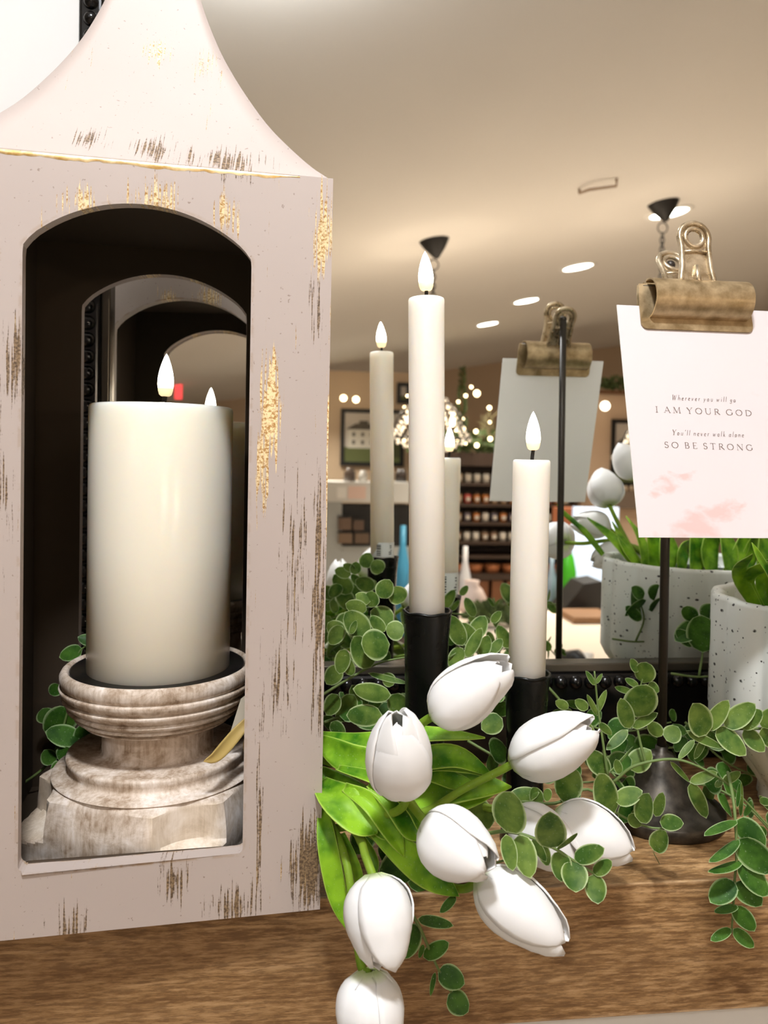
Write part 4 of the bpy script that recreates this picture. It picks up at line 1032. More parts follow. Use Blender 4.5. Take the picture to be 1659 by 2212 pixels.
tulip('white tulip facing up just right of the lantern, above the others', P(866, 1712, .398), P(858, 1534, .378), 142*S(.385), PP((872, 1740, .41), (820, 1760, .43), (690, 1740, .47)),
      [(PP((800, 1650, .45), (900, 1640, .44), (985, 1635, .44), (1064, 1676, .44)), 50*S(.44), fr_, .3, 0.3),
       (PP((690, 1665, .47), (770, 1720, .45), (830, 1790, .43), (850, 1812, .425)), 62*S(.44), up_, .3, 0.0)], phase=-1.60, openness=.26)
tulip('white tulip pointing right in front of the shorter black cup', P(1106, 1650, .430), P(1292, 1562, .412), 132*S(.42), PP((1080, 1665, .432), (1000, 1705, .435), (900, 1760, .44), (720, 1790, .46)),
      [(PP((800, 1730, .455), (900, 1715, .45), (1000, 1700, .445), (1105, 1700, .44)), 88*S(.445), up_, .18, 0.1),
       (PP((860, 1760, .45), (930, 1738, .447), (1000, 1728, .445), (1068, 1716, .443)), 44*S(.445), fr_, .3, 0.2),
       (PP((800, 1745, .452), (850, 1745, .448), (905, 1772, .44), (935, 1800, .435)), 46*S(.445), up_, .3, 0.2),
       (PP((820, 1700, .46), (900, 1665, .45), (985, 1690, .445), (1030, 1700, .44)), 42*S(.45), up_, .2, -.2)], phase=1.35, openness=.36)
tulip('white tulip in the middle of the bouquet opening toward the lower right', P(918, 1778, .405), P(1066, 1882, .372), 146*S(.386), PP((890, 1740, .415), (850, 1690, .43), (690, 1640, .47)),
      [(PP((800, 1690, .435), (850, 1730, .425), (890, 1790, .42), (912, 1818, .415)), 56*S(.425), fr_, .4, 0.2),
       (PP((745, 1700, .44), (800, 1735, .428), (845, 1800, .42), (872, 1850, .417)), 44*S(.425), fr_, .45, 0.5),
       (PP((730, 1660, .45), (820, 1690, .432), (885, 1745, .42), (908, 1800, .415)), 36*S(.425), up_, .5, 0.3),
       (PP((690, 1690, .46), (730, 1730, .435), (780, 1775, .425), (815, 1800, .42)), 86*S(.43), up_, .35, 0.0)], phase=.9, openness=.42)
tulip('white tulip hanging tip down in front of the shelf, left of its neighbour', P(806, 1888, .400), P(834, 2100, .378), 150*S(.386), PP((790, 1850, .41), (770, 1800, .43), (700, 1730, .47)),
      [(PP((697, 1740, .45), (706, 1820, .435), (728, 1930, .43), (752, 2012, .425)), 44*S(.435), fr_, .25, 0.0)], phase=2.0, openness=.55)
tulip('white tulip pointing to the lower right over the shelf front', P(1032, 1893, .408), P(1226, 2050, .385), 138*S(.393), PP((1000, 1920, .42), (940, 1900, .43), (800, 1800, .45), (700, 1730, .47)),
      [(PP((790, 1770, .43), (870, 1840, .42), (930, 1890, .42), (992, 1936, .418)), 64*S(.42), fr_, .3, 0.0)], phase=.2, openness=.46)
tulip('white tulip lowest of all, cut by the lower edge of the picture', P(797, 2096, .395), P(806, 2300, .385), 146*S(.385), PP((780, 2085, .40), (765, 1980, .415), (745, 1850, .43), (700, 1750, .46)),
      [(PP((740, 1800, .45), (760, 1850, .44), (775, 1900, .435), (768, 1960, .43)), 20*S(.43), fr_, .2, 0.0)], phase=1.2, openness=.4)
tulip('white tulip lying on the shelf edge under the eucalyptus, nearest the stand', P(1196, 1762, .452), P(1368, 1845, .432), 128*S(.44), PP((1170, 1755, .46), (1100, 1760, .465), (950, 1770, .47), (760, 1750, .48)),
      [], phase=.15, openness=.30)
tulip('white tulip half hidden behind the round eucalyptus leaves at the front', P(1108, 1752, .447), P(1248, 1876, .425), 116*S(.435), PP((1080, 1750, .455), (1000, 1740, .465), (820, 1740, .48)),
      [(PP((760, 1780, .47), (800, 1850, .455), (812, 1892, .45)), 26*S(.455), fr_, .3, 0.0)], phase=.8, openness=.3)
# the planter's own tulips lean out toward the room, past the right edge; the mirror shows them
def VR(*a): return [R(x, y, D) for x, y, D in a]
gp = 'white tulips standing in the speckled planter'
root = Vector((PLC.x-0.02, PLC.y-0.02, SH+PH-0.012))
tulip('white tulip of the planter standing highest in the mirror', R(1316, 1092, .850), R(1296, 1018, .875), 78*S(.86), [R(1345, 1150, .84), R(1385, 1215, .82), root], [], .3, .4, gp)
tulip('white tulip of the planter pointing left in the mirror', R(1318, 1140, .862), R(1234, 1124, .868), 60*S(.865), [R(1350, 1170, .85), root+Vector((.01, 0, 0))], [], 1.1, .3, gp)
tulip('white tulip of the planter hanging low on a long stem beside the rod', R(1222, 1172, .875), R(1176, 1160, .92), 82*S(.88), [R(1260, 1174, .868), R(1320, 1168, .858), R(1370, 1185, .84), root+Vector((.0, -.01, 0))], [], 2.1, .3, gp)
tulip('white tulip of the planter drooping over the rim', R(1345, 1188, .855), R(1276, 1216, .86), 56*S(.857), [R(1370, 1180, .845), root+Vector((.01, -.02, 0))], [], .4, .3, gp)
tulip('white tulip of the planter half behind the verse card in the mirror', R(1372, 1035, .85), R(1338, 955, .86), 62*S(.855), [R(1400, 1110, .84), root+Vector((.03, 0, 0))], [], .9, .3, gp)
b = MB()
lv = [((1388, 1228), (1330, 1170), (1268, 1118), 24), ((1392, 1228), (1350, 1180), (1322, 1126), 24), ((1395, 1230), (1385, 1170), (1352, 1115), 22), ((1405, 1230), (1412, 1180), (1392, 1110), 46), ((1440, 1232), (1440, 1180), (1432, 1120), 50),
      ((1470, 1235), (1475, 1190), (1500, 1172), 30), ((1500, 1236), (1505, 1170), (1490, 1110), 50), ((1540, 1240), (1530, 1180), (1570, 1120), 46), ((1580, 1240), (1570, 1180), (1550, 1110), 44), ((1600, 1240), (1620, 1190), (1650, 1130), 40), ((1560, 1238), (1600, 1180), (1622, 1110), 36), ((1640, 1240), (1650, 1180), (1640, 1120), 44)]
for i, (a0, a1, a2, w) in enumerate(lv):
    D = .775-.004*(i % 3); q = [R(a0[0], a0[1]+14, .765), R(a1[0], a1[1], D), R(a2[0], a2[1], D+.04)]
    ribbon_leaf(b, q, w*S(.78), (0.1, 1, .2), .3, 7, .2)
ribbon_leaf(b, PP((1690, 1330, .50), (1665, 1250, .485), (1640, 1205, .475), (1624, 1172, .47)), 17*S(.48), fr_, .35, 7, .1)
ribbon_leaf(b, PP((1700, 1330, .50), (1680, 1260, .485), (1660, 1225, .475)), 18*S(.48), fr_, .35, 7, .1)
b.build('leaves', MAT['tleaf'], pl, solid=0.0006)

# small paper tag and dried ribbon behind the holder, inside the lantern
tg = thing('hanging_tag', 'small paper tag on a dried straw ribbon beside the bowl in the lantern', 'tag', tuple(P(515, 1550, .50)))
b = MB(); q = [P(498, 1580, .50), P(520, 1510, .50), P(545, 1490, .50), P(548, 1520, .50), P(516, 1572, .50)]
b.add(q, [(0, 1, 2, 3, 4)]); b.build('paper', MAT['tag'], tg, smooth=False, solid=0.0006)
b = MB(); ribbon_leaf(b, PP((546, 1545, .495), (515, 1580, .49), (470, 1630, .47), (440, 1645, .462)), 26*S(.48), fr_, .3, 7, .3)
ribbon_leaf(b, PP((540, 1570, .50), (532, 1610, .50), (538, 1650, .50)), 12*S(.5), fr_, .3, 7, .3); b.build('ribbon', MAT['ribbon'], tg, solid=0.0005)
# ------------------------------------------------------------------ the shop the mirror shows
def one(b, name, mat, label, cat, group=None, **k):
    k.setdefault('smooth', False); return tag(b.build(name, mat, **k), label, cat, group)
lampw = emis('lamp_white', (255, 250, 240), 14.0); lampc = emis('lamp_cool', (244, 248, 255), 16.0); bulb = emis('warm_bulb', (255, 226, 178), 9.0)
darkm = plain('dark_metal', (34, 32, 30), 0.5, 0.3); trimw = plain('white_trim', (235, 232, 226), 0.5)
dz = ceil_z(DOME[0])
t = thing('ceiling_dome_lamp', 'round cool white dome lamp on the ceiling above the mantel', 'lamp', (DOME[0], DOME[1], dz))
b = MB(); b.lathe((DOME[0], DOME[1], dz-0.02), [(0.0005, 0), (0.12, 0), (0.12, 0.025), (0.0005, 0.03)], 32); b.build('base_plate', trimw, t)
b = MB(); b.lathe((DOME[0], DOME[1], dz-0.022), [(0.105, 0), (0.10, -0.015), (0.08, -0.032), (0.045, -0.042), (0.0005, -0.046)], 32, close=False); b.build('glass_dome', lampc, t)
for i, (x, y) in enumerate(DOWN + FILL):
    vis = i < 4
    t = thing('recessed_or_fill_light', ['recessed ceiling downlight farthest down the row in the mirror', 'second recessed downlight from the far end of the row', 'third recessed downlight from the far end of the row', 'nearest recessed downlight of the row, beside the pendant'][i] if vis
              else 'added fill light in the ceiling, not seen in the mirror', 'lamp', (x, y, ceil_z(x)), 'recessed ceiling downlights')
    n_ = Vector((-CB, 0, 1)).normalized(); c = Vector((x, y, ceil_z(x)))
    b = MB(); b.lathe(c, [(0.125, 0.001), (0.125, -0.006), (0.10, -0.010), (0.098, -0.004)], 28, axis=n_, close=False); b.build('trim_ring', trimw, t)
    b = MB(); b.lathe(c, [(0.0005, -0.006), (0.10, -0.006)], 28, axis=n_, close=False); b.build('lens', lampw, t)

# pendant chandeliers on chains
def pendant(label, c, drop, r):
    t = thing('pendant_chandelier', label, 'chandelier', tuple(c), 'pendant chandeliers')
    n_ = Vector((-CB, 0, 1)).normalized()
    b = MB(); b.lathe(c, [(0.0005, 0), (0.078, 0), (0.076, -0.006), (0.055, -0.04), (0.018, -0.085), (0.008, -0.095), (0.0005, -0.096)], 32, axis=n_); b.build('canopy', darkm, t)
    b = MB(); z = c.z-0.10; k = 0
    while z > c.z-drop+0.05:
        rr = 0.026 if k == 0 else 0.011; ang = (k % 2)*math.pi/2
        b.tube([(c.x+rr*math.cos(a*math.pi/6)*math.cos(ang), c.y+rr*math.cos(a*math.pi/6)*math.sin(ang), z-rr+rr*1.5*math.sin(a*math.pi/6)*(.7 if k == 0 else 1)) for a in range(12)], 0.0032, 6, closed=True)
        z -= rr*2.1; k += 1
    b.build('chain', darkm, t)
    # beaded basket with candle bulbs
    zc = c.z-drop
    b = MB(); b.tube([(c.x+r*math.cos(a*math.pi/16), c.y+r*math.sin(a*math.pi/16), zc-0.10) for a in range(32)], 0.006, 6, closed=True)
    b.tube([(c.x+0.4*r*math.cos(a*math.pi/16), c.y+0.4*r*math.sin(a*math.pi/16), zc+0.10) for a in range(32)], 0.005, 6, closed=True)
    for a in range(8):
        an = a*math.pi/4; b.tube([(c.x+0.4*r*math.cos(an), c.y+0.4*r*math.sin(an), zc+0.10), (c.x+0.75*r*math.cos(an), c.y+0.75*r*math.sin(an), zc+0.03), (c.x+r*math.cos(an), c.y+r*math.sin(an), zc-0.10)], 0.004, 6)
    b.tube([(c.x, c.y, zc+0.16), (c.x, c.y, zc-0.12)], 0.008, 8); b.build('frame', darkm, t)
    bd = N('glass_bead').set(color=(0.95, 0.9, 0.82), rough=0.08, metal=0.0, spec=0.9, coat=1.0).mat
    b = MB()
    for a in range(16):
        an = a*math.pi/8
        for k in range(9):
            f = k/8; rr = r*(0.4+0.6*f**0.8); b.sphere((c.x+rr*math.cos(an), c.y+rr*math.sin(an), zc+0.10-0.20*f-0.02*math.sin(f*math.pi)), 0.0085, 8, 6)
        for k in range(5):
            b.sphere((c.x+r*(1-0.18*k)*math.cos(an), c.y+r*(1-0.18*k)*math.sin(an), zc-0.11-0.018*k), 0.0085, 8, 6)
    b.build('glass_beads', bd, t)
    for a in range(5):
        an = a*2*math.pi/5+.3; q = (c.x+0.55*r*math.cos(an), c.y+0.55*r*math.sin(an), zc-0.03)
        b = MB(); b.lathe(q, [(0.004, -0.01), (0.014, 0.008), (0.013, 0.025), (0.006, 0.045), (0.001, 0.055)], 12); b.build('bulb', bulb, t)
    d = bpy.data.lights.new('chandelier_light', 'POINT'); d.energy = 32; d.color = (1.0, 0.82, 0.64); d.shadow_soft_size = 0.05
    o = bpy.data.objects.new('chandelier_light', d); COL.objects.link(o); o.location = (c.x, c.y, zc-0.01)
c1 = ceil_R(938, 519); c2 = ceil_R(1433, 438)
pendant('beaded pendant chandelier behind the taller candle in the mirror', c1, c1.z-R(955, 905, 2*M-c1.y).z, 0.21)
pendant('beaded pendant chandelier whose black canopy shows above the brass clip', c2, c2.z-(EYE+0.12), 0.21)
# small loop of wire on the ceiling
a_, b_, c_ = ceil_R(1252, 408), ceil_R(1272, 394), ceil_R(1332, 386)
dn = Vector((0, 0, -0.02))
b = MB(); b.tube([a_, a_+dn, b_+dn*1.6, c_+dn*1.6, c_], 0.006, 6); one(b, 'ceiling_hook_bar', plain('painted_metal', (150, 124, 98), .5), 'thin bent metal bar fixed to the ceiling, above the clip', 'bar')

def rbox(b, x0, y0, x1, y1, D, depth, mi=0):
    "box whose face toward the mirror fills the pixel rectangle at image distance D"
    p, q = R(x0, y0, D), R(x1, y1, D)
    b.box(min(p.x, q.x), max(p.x, q.x), p.y-depth, p.y, min(p.z, q.z), max(p.z, q.z), mi)
    return (min(p.x, q.x), max(p.x, q.x), min(p.z, q.z), max(p.z, q.z), p.y)
def floorbox(b, x0, y0, x1, y1, D, depth, mi=0):
    p, q = R(x0, y0, D), R(x1, y1, D)
    b.box(min(p.x, q.x), max(p.x, q.x), p.y-depth, p.y, 0.002, max(p.z, q.z), mi); return p.y
dwood = plain('dark_shelf_wood', (52, 34, 20), 0.55); bwood = plain('brown_shelf_wood', (110, 66, 34), 0.55); orange = plain('terracotta_basket', (170, 104, 62), 0.7)
pwhite = plain('painted_white', (214, 212, 206), 0.6); blackp = plain('black_paint', (16, 15, 15), 0.5); cream = plain('cream_cloth', (236, 222, 206), 0.8)
lightgrey = plain('light_grey_panel', (170, 172, 168), 0.7)
# white shelving unit at the left of the mirror view
D = 7.6
t = thing('display_cabinet', 'white painted display cabinet below the framed house picture in the mirror', 'cabinet', (R(760, 1300, D).x, 2*M-D, 0))
b = MB(); floorbox(b, 640, 1042, 735, 1300, D+0.02, 0.4); b.build('side_cupboard', lightgrey, t, smooth=False)
b = MB(); rbox(b, 700, 1040, 884, 1086, D, 0.35); b.build('top_board', pwhite, t, smooth=False)
b = MB(); rbox(b, 722, 1090, 884, 1180, D+0.05, 0.3); b.build('niche_shade_block', darkm, t, smooth=False)  # solid dark block; the niche's inner shade is put into its colour
b = MB(); floorbox(b, 700, 1180, 884, 1300, D+.04, 0.3); b.build('lower_panel', lightgrey, t, smooth=False)
b = MB(); rbox(b, 728, 1052, 748, 1076, D-0.01, .01); rbox(b, 752, 1050, 790, 1078, D-0.01, .01, 1); b.build('price_sign', [trimw, plain('sign_pink', (230, 200, 186), .6)], t, smooth=False)
for k, (x, w, h, col) in enumerate([(755, 26, 30, (80, 66, 56)), (784, 18, 24, (190, 186, 178)), (812, 24, 26, (70, 60, 52)), (866, 26, 28, (58, 48, 42)), (842, 18, 34, (190, 170, 150))]):
    b = MB(); p = R(x, 1040, D+.12); s_ = D/F
    b.lathe(p, [(w/2*s_, 0), (w/2*s_, h*.7*s_), (w*.35*s_, h*.8*s_), (w*.35*s_, h*s_), (0.001, h*s_)], 16); one(b, 'storage_jar', plain('jar_glaze_%d' % k, col, .3), ['brown', 'pale', 'dark brown', 'black', 'sand coloured'][k] + ' jar on top of the white display cabinet', 'jar', 'jars on the white cabinet', smooth=True)
for k, (x, y, w, h, col) in enumerate([(745, 1145, 28, 26, (110, 88, 72)), (775, 1146, 22, 22, (96, 76, 62)), (746, 1174, 30, 22, (120, 98, 78)), (782, 1174, 30, 22, (104, 84, 66))]):
    b = MB(); rbox(b, x-w/2, y-h, x+w/2, y, D-.02, .06); rbox(b, x-w/2-1, y-h-4, x+w/2+1, y-h, D-.021, .062, 1)
    one(b, 'keepsake_box', [plain('kraft_box_%d' % k, col, .7), darkm], ['upper left', 'upper right', 'lower left', 'lower right'][k] + ' small brown lidded box in the cabinet niche', 'box', 'lidded boxes in the cabinet niche')
# framed picture of a white house
def picture(x0, y0, x1, y1, D, label, house=True):
    t = thing('framed_picture', label, 'picture', tuple(R((x0+x1)/2, y1, D)), 'black framed pictures')
    s_ = D/F
    p, q = R(x0, y0, D), R(x1, y1, D); xa, xb2, za, zb2, y = min(p.x, q.x), max(p.x, q.x), min(p.z, q.z), max(p.z, q.z), p.y
    w = 0.045
    b = MB(); b.box(xa, xb2, y-.03, y, zb2-w, zb2); b.box(xa, xb2, y-.03, y, za, za+w); b.box(xa, xa+w, y-.03, y, za+w, zb2-w); b.box(xb2-w, xb2, y-.03, y, za+w, zb2-w); b.build('frame', blackp, t, smooth=False)
    b = MB(); b.box(xa+w, xb2-w, y-.028, y-.02, za+w, zb2-w, 0)
    W, H = xb2-xa-2*w, zb2-za-2*w; X, Z = xa+w, za+w
    def rc(u0, v0, u1, v1, mi, dy): b.box(X+W*u0, X+W*u1, y-.02, y-.018+dy, Z+H*v0, Z+H*v1, mi)
    rc(0, 0, 1, .30, 1, 0)
    if house:
        rc(.06, .28, .62, .66, 2, .001); rc(.70, 0.1, 1, .5, 4, .001)
        b.add([(X+W*.02, y-.016, Z+H*.66), (X+W*.66, y-.016, Z+H*.66), (X+W*.50, y-.016, Z+H*.78), (X+W*.20, y-.016, Z+H*.78)], [(0, 1, 2, 3)], 3)
        rc(.26, .78, .42, .84, 3, .001)
        for u in (.14, .30, .46):
            for v_ in (.36, .52): rc(u, v_, u+.05, v_+.08, 3, .002)
    b.build('print', [plain('picture_sky', (206, 196, 184), .7), plain('picture_meadow', (104, 112, 66), .7), plain('picture_house', (226, 220, 206), .7), plain('picture_roof', (96, 88, 78), .7), plain('picture_trees', (80, 84, 52), .7)], t, smooth=False)
b = MB(); pxl = R(690, 1300, 9.0); pxr = R(890, 1300, 9.0)
b.box(pxl.x, pxr.x, pxl.y-.08, pxl.y, 0.002, ceil_z(pxr.x)-0.25); one(b, 'partition_panel', plain('partition_paint', (214, 188, 158), .8), 'warm beige partition panel that carries the framed house picture', 'partition')
picture(737, 882, 872, 1008, 8.95, 'black framed picture of a white house beside the taller candle')
picture(858, 826, 886, 872, 8.95, 'small dark framed sign above the house picture', False)
for k, (x, y) in enumerate([(742, 860), (769, 863)]):
    b = MB(); b.sphere(R(x, y, 8.6), 0.034, 12, 8); one(b, 'string_light', bulb, ['left', 'right'][k] + ' warm globe bulb above the framed house picture', 'light bulb', 'globe string lights', smooth=True)
# tall dark bookcase of jar candles
D = 7.8; s_ = D/F
xL, xR = R(900, 1100, D).x, R(1242, 1100, D).x; yF = 2*M-D
zt = R(1000, 977, D).z
t = thing('candle_shelving', 'tall dark brown shelving unit filled with jar candles in the mirror', 'shelf', ((xL+xR)/2, yF-.2, 0))
b = MB(); b.box(xL, xR, yF-.38, yF-.36, .002, zt); b.box(xL-.03, xL, yF-.38, yF, .002, zt); b.box(xR, xR+.03, yF-.38, yF, .002, zt); b.build('carcass', dwood, t, smooth=False)
rows_y = [(1043, 'upper'), (1088, 'second'), (1128, 'third'), (1170, 'fourth')]
b = MB(); b.box(xL, xR, yF-.36, yF+.01, zt-.14, zt); b.build('cornice', dwood, t, smooth=False)
shz = []
for y, nm in rows_y:
    z = R(1000, y, D).z; b = MB(); b.box(xL, xR, yF-.36, yF, z-.03, z); b.build('shelf_board', dwood, t, smooth=False); shz.append(z)
z0 = R(1000, 1200, D).z; z1 = R(1000, 1240, D).z; z2 = R(1000, 1315, D).z
b = MB(); b.box(xL, xR, yF-.36, yF+.01, z0-.03, z0); b.box(xL, xR, yF-.36, yF+.01, z1-.06, z1); b.box(xL, xR, yF-.36, yF, .002, z2); b.build('lower_boards', dwood, t, smooth=False)
b = MB(); x = xL+.02
while x < xR-.15: b.box(x, x+.12, yF-.10, yF-.005, z2, z1-.07); x += .16
b.build('crate_slats', bwood, t, smooth=False)
b = MB(); rg = random.Random(4)
for k in range(9):
    xx = xL+.1+k*(xR-xL-.2)/8; b.lathe((xx, yF-.13, z1), [(.07, 0), (.085, .05), (.09, .09), (.001, .10)], 14)
one(b, 'candle_tins', orange, 'row of terracotta coloured tins on the lower shelf', 'tin', smooth=True)['kind'] = 'stuff'
cols = [(222, 214, 200), (206, 90, 78), (196, 120, 60), (198, 160, 120), (150, 120, 96), (120, 110, 118), (214, 190, 160), (170, 80, 50)]
jm = [plain('jar_wax_%d' % k, c, .25) for k, c in enumerate(cols)]; lidm = plain('jar_lid', (70, 56, 44), .4, .4); labm = plain('jar_label', (226, 214, 196), .6)
first = {}
for ri, z in enumerate(shz):
    n = 17; nm = rows_y[ri][1]
    for k in range(n):
        x = xL+.07+k*(xR-xL-.14)/(n-1); ci = rg.choice([0, 0, 3, 6, 4] if ri == 0 else [1, 3, 2, 6, 1] if ri == 1 else [2, 5, 5, 3, 0, 7] if ri == 2 else [0, 4, 6])
        if ci not in first:
            j = thing('jar_candle', '', 'jar candle', (x, yF-.10, z)); b = MB(); r = .038
            b.lathe((x, yF-.10, z), [(.001, .0005), (r, .0005), (r, .085), (r*.86, .095), (.001, .095)], 14); b.build('jar', jm[ci], j)
            b = MB(); b.lathe((x, yF-.10, z), [(r*.9, .095), (r*.92, .115), (.001, .117)], 14); b.build('lid', lidm, j)
            b = MB(); b.box(x-.02, x+.02, yF-.10+r-.012, yF-.10+r+.002, z+.025, z+.065); b.build('label', labm, j, smooth=False)
            first[ci] = j
        else:
            src = first[ci]; j = src.copy(); COL.objects.link(j); j.location = (x, yF-.10, z)
            for ch in [c for c in COL.objects if c.parent == src]:
                c = ch.copy(); COL.objects.link(c); c.parent = j
        cn = ['cream', 'red', 'amber', 'tan', 'brown', 'plum grey', 'pale sand', 'rust'][ci]
        j['label'] = '%s jar candle with a brown lid on the %s shelf of the dark unit' % (cn, nm); j['group'] = '%s jar candles, %s shelf' % (cn, nm)
# greenery with fairy lights on top of the unit
def bush(name, label, c, rx, ry, rz, n, leaf, mat, seed, cat='greenery', narrow=1.6):
    rg = random.Random(seed); b = MB()
    for k in range(n):
        d = Vector((rg.gauss(0, 1), rg.gauss(0, 1), rg.gauss(0, 1))).normalized(); r = rg.random()**.4
        p = Vector(c)+Vector((d.x*rx*r, d.y*ry*r, abs(d.z)*rz*r*1.0)); dr = (d+Vector((rg.uniform(-.5, .5), rg.uniform(-.5, .5), rg.uniform(-.2, .8)))).normalized()
        disc_leaf(b, p, p+dr*leaf, leaf/narrow, Vector((rg.uniform(-1, 1), 1, rg.uniform(-1, 1))), .1, .1)
    return one(b, name, mat, label, cat, smooth=True)
gm = leaf_green('shop_foliage', (96, 112, 66), (58, 72, 40), (130, 142, 96), .6, 20)
p = R(1000, 975, D-.1); bush('greenery_garland', 'green garland with fairy lights lying on the dark shelving unit', (p.x+.25, yF-.05, zt+.005), .8, .03, .20, 420, .075, gm, 31)
p = R(1045, 975, D-.1); bush('dried_grass_bunch', 'bunch of pale grasses standing on the dark shelving unit', (p.x+.14, yF-.27, zt+.005), .09, .04, .42, 130, .12, plain('dried_grass', (150, 138, 100), .8), 32, narrow=8)
fm = bulb; fl_px = [(1006, 855, .9), (1018, 836, .8), (1030, 850, 1.8), (1057, 881, 1.1), (1028, 932, 1.1), (1059, 948, 1.2), (1030, 962, 1.2), (980, 894, .9), (990, 868, .8), (1058, 912, .7), (972, 918, .8), (985, 930, .6), (968, 880, .8), (1000, 905, .7), (1003, 925, .8), (988, 950, .7), (1000, 945, .6), (1006, 958, .6), (874, 880, .8), (878, 905, .7), (874, 950, .9), (880, 855, .7), (870, 925, .6)]
for k, (x, y, q) in enumerate(fl_px):
    b = MB(); b.sphere(R(x, y, D-.25), 0.017*q, 10, 8); one(b, 'fairy_light', fm, 'tiny warm fairy light glowing in the garland on the dark shelving unit', 'light bulb', 'fairy lights over the shelving unit', smooth=True)
# glass cloche and small conifer
p = R(962, 972, D-.05); b = MB(); b.lathe((p.x, yF-.25, zt+.002), [(.09, 0), (.09, .22), (.08, .32), (.06, .38), (.001, .40)], 28, close=False)
gl = N('cloche_glass').set(color=(1, .98, .95), rough=.03, trans=1.0, ior=1.45).mat
one(b, 'glass_cloche', gl, 'clear glass cloche with tiny lights on the dark shelving unit', 'cloche', smooth=True, solid=.004)
t = thing('small_conifer', 'slim dark green conifer standing above the shelving unit', 'tree', (R(1006, 972, D).x, yF-.25, zt)); b = MB(); rg = random.Random(9)
tp = R(1005, 788, D)
for k in range(260):
    f = rg.random(); a = rg.uniform(0, 6.28); r = .06*(1-f)+.012; z = zt+.12+(tp.z-zt-.12)*f; c = Vector((t.location.x, t.location.y, z))
    dr = Vector((math.cos(a), math.sin(a), .5)).normalized(); disc_leaf(b, c+dr*r*.2, c+dr*(r+.03), .018, (0, 1, .3), .1, .1)
b.build('needles', gm, t); b = MB(); b.tube([(t.location.x, t.location.y, zt), (t.location.x, t.location.y, tp.z-.03)], .01, 6); b.build('trunk', bwood, t)
# right of the card: warm panel, garlanded ledge, frame
D = 8.4
b = MB(); pa, pb_ = R(1262, 852, D), R(1425, 1300, D); b.box(pa.x, pb_.x, pa.y-.25, pa.y, .002, pa.z); one(b, 'chimney_breast', plain('warm_tan_plaster', (222, 192, 162), .8), 'warm tan chimney breast seen between the white card and the verse card', 'chimney breast')
b = MB(); rbox(b, 1255, 842, 1440, 852, D-.12, .115); one(b, 'ledge_board', bwood, 'brown ledge board on the tan chimney breast', 'shelf')
p = R(1330, 842, D-.1); bush('ledge_garland', 'dark green garland on the brown ledge in the far corner', (p.x, p.y-.01, p.z+.012), .45, .04, .12, 200, .06, gm, 41)
b = MB(); b.sphere(R(1307, 877, D-.3), .05, 14, 10); one(b, 'globe_bulb', emis('globe_glow', (255, 240, 214), 6.0), 'round glowing globe bulb under the brown ledge', 'light bulb', smooth=True)
picture(1323, 905, 1440, 1052, D-.05, 'dark framed picture under the brown ledge behind the verse card', True)
b = MB(); rbox(b, 1318, 1060, 1440, 1100, D-.14, .09); one(b, 'side_shelf', plain('grey_brown_wood', (126, 108, 92), .7), 'grey brown shelf with small jars under the dark framed picture', 'shelf')
for k in range(4):
    b = MB(); q = R(1328+k*12, 1059, D-.12); b.lathe(q, [(.018, 0), (.018, .05), (.001, .055)], 10); one(b, 'spice_jar', jm[6], 'tiny pale jar on the grey brown side shelf', 'jar', 'tiny jars on the side shelf', smooth=True)
b = MB(); rbox(b, 1210, 1098, 1250, 1175, 6.6, .2); b2 = one(b, 'copper_cabinet', plain('copper_brown', (150, 88, 56), .5), 'copper brown cabinet corner behind the stand rod in the mirror', 'cabinet')
# counter things in the middle distance
D = 4.6
b = MB(); q0, q1 = R(1240, 1095, D), R(1330, 1345, D); b.box(q0.x, q1.x, q0.y-.03, q0.y, R(1330, 1345, D+.1).z, q0.z); one(b, 'display_screen', emis('screen_glow', (196, 214, 238), .75), 'pale blue lit display screen between the rod and the planter', 'screen')
b = MB(); q = R(1224, 1345, D-.3); q.z = R(1330, 1345, D+.1).z; hh = R(1224, 1185, D-.3).z-q.z
b.lathe((q.x, q.y, q.z), [(.001, 0), (.045, 0), (.048, .02), (.048, hh*.74), (.032, hh*.9), (.018, hh*.96), (.018, hh), (.001, hh)], 24); one(b, 'green_bottle', plain('green_soap', (62, 158, 34), .25), 'tall bright green bottle behind the card stand rod', 'bottle', smooth=True)
for k, (x, y0_, y1_, w, col, nm) in enumerate([(1190, 1190, 1290, 22, (150, 170, 190), 'pale blue'), (868, 1135, 1290, 30, (70, 150, 190), 'teal blue'), (1004, 1180, 1250, 26, (206, 206, 210), 'silver white')]):
    q = R(x, y1_, D-.2); q.z = R(1330, 1345, D+.1).z; h = R(x, y0_, D-.2).z-q.z; r = w/2*(D-.2)/F; b = MB(); b.lathe(q, [(.001, 0), (r, 0), (r, h*.65), (r*.45, h*.82), (r*.4, h), (.001, h)], 18)
    one(b, 'spray_bottle', plain('bottle_tint_%d' % k, col, .3), nm + ' bottle standing on the counter in the mirror', 'bottle', 'bottles on the shop counter', smooth=True)
q0, q1 = R(840, 1290, D+.1), R(1330, 1345, D+.1)
b = MB(); b.box(q0.x-.1, q1.x+.4, 2*M-D-.75, 2*M-D+.45, q1.z-.04, q1.z-.001); b.box(q0.x, q1.x+.3, 2*M-D-.7, 2*M-D+.4, .002, q1.z-.04); one(b, 'shop_counter', dwood, 'dark wooden shop counter carrying bottles and a screen', 'counter')
b = MB(); q = [R(1212, 1325, 3.45), R(1262, 1262, 3.45), R(1300, 1256, 3.45), R(1330, 1300, 3.45), R(1330, 1330, 3.45)]
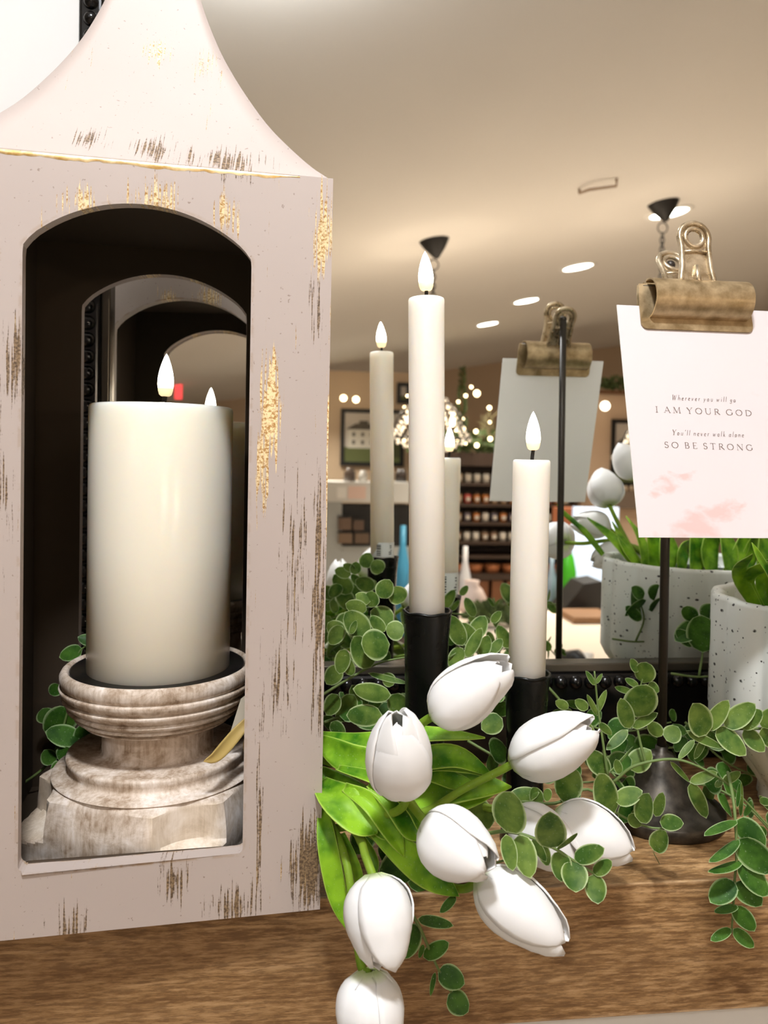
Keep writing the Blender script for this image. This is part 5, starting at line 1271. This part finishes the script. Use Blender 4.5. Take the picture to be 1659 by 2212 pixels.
vs = q+[v+Vector((0, -.18, 0)) for v in q]; b.add(vs, [(0, 1, 2, 3, 4), (9, 8, 7, 6, 5)]+[(i, 5+i, 5+(i+1) % 5, (i+1) % 5) for i in range(5)]); one(b, 'black_basket', blackp, 'black angular basket in front of the blue screen', 'basket')
b = MB(); cz_ = R(1290, 1334, 3.2); b.box(R(1240, 1334, 3.2).x, R(1330, 1334, 3.2).x, cz_.y-.2, cz_.y, R(1250, 1378, 2.95).z+.001, cz_.z); one(b, 'wooden_crate', plain('crate_wood', (140, 104, 72), .7), 'brown wooden crate on the cream table', 'crate')
b = MB(); rg = random.Random(2); p = R(1018, 1320, 3.4)
b.lathe(p, [(.001, 0), (.055, 0), (.075, .05), (.05, .10), (.03, .12), (.035, .14), (.001, .142)], 20); one(b, 'ceramic_vase', plain('pale_pink_ceramic', (226, 206, 198), .4), 'pale pink ceramic vase on the cream table', 'vase', smooth=True)
p = R(1062, 1338, 3.2); bush('table_fern', 'small soft green fern on the cream table', p, .10, .08, .06, 160, .04, gm, 44)
# cream covered table
tz = R(1250, 1378, 2.95).z
t = thing('display_table', 'display table with a cream cloth just behind the viewer', 'table', (1.1, -1.6, 0))
xa = R(1000, 1400, 2.4).x
b = MB(); b.box(xa, 2.6, 2*M-3.5, 2*M-2.0, tz-.02, tz); b.box(xa+.004, 2.59, 2*M-3.49, 2*M-2.01, tz-.30, tz-.02); b.build('tablecloth', cream, t, smooth=False, bevel=.008)
for sx in (xa+.08, 2.5):
    for sy in (2*M-3.4, 2*M-2.1):
        b = MB(); b.box(sx-.03, sx+.03, sy-.03, sy+.03, .002, tz-.3); b.build('leg', bwood, t, smooth=False)
b = MB(); p0 = R(1216, 1392, 2.5); p1 = R(1272, 1412, 2.4); p0.z = p1.z = tz+.034; b.tube([p0, p0.lerp(p1, .5)+Vector((0, .02, .03)), p1], [.03, .025, .012], 8); one(b, 'black_scoop', blackp, 'black scoop lying on the cream cloth', 'scoop', smooth=True)
b = MB(); p = R(1270, 1392, 2.6); b.lathe((p.x, p.y, tz+.001), [(.001, 0), (.02, 0), (.022, .03), (.001, .032)], 12); one(b, 'white_votive', trimw, 'small white votive cup on the cream cloth', 'cup', smooth=True)
# red exit style light far left
b = MB(); rbox(b, 378, 798, 392, 862, 9.0, .05); one(b, 'red_sign', emis('red_glow', (236, 70, 70), 1.6), 'small glowing red sign seen through the lantern arch', 'sign')
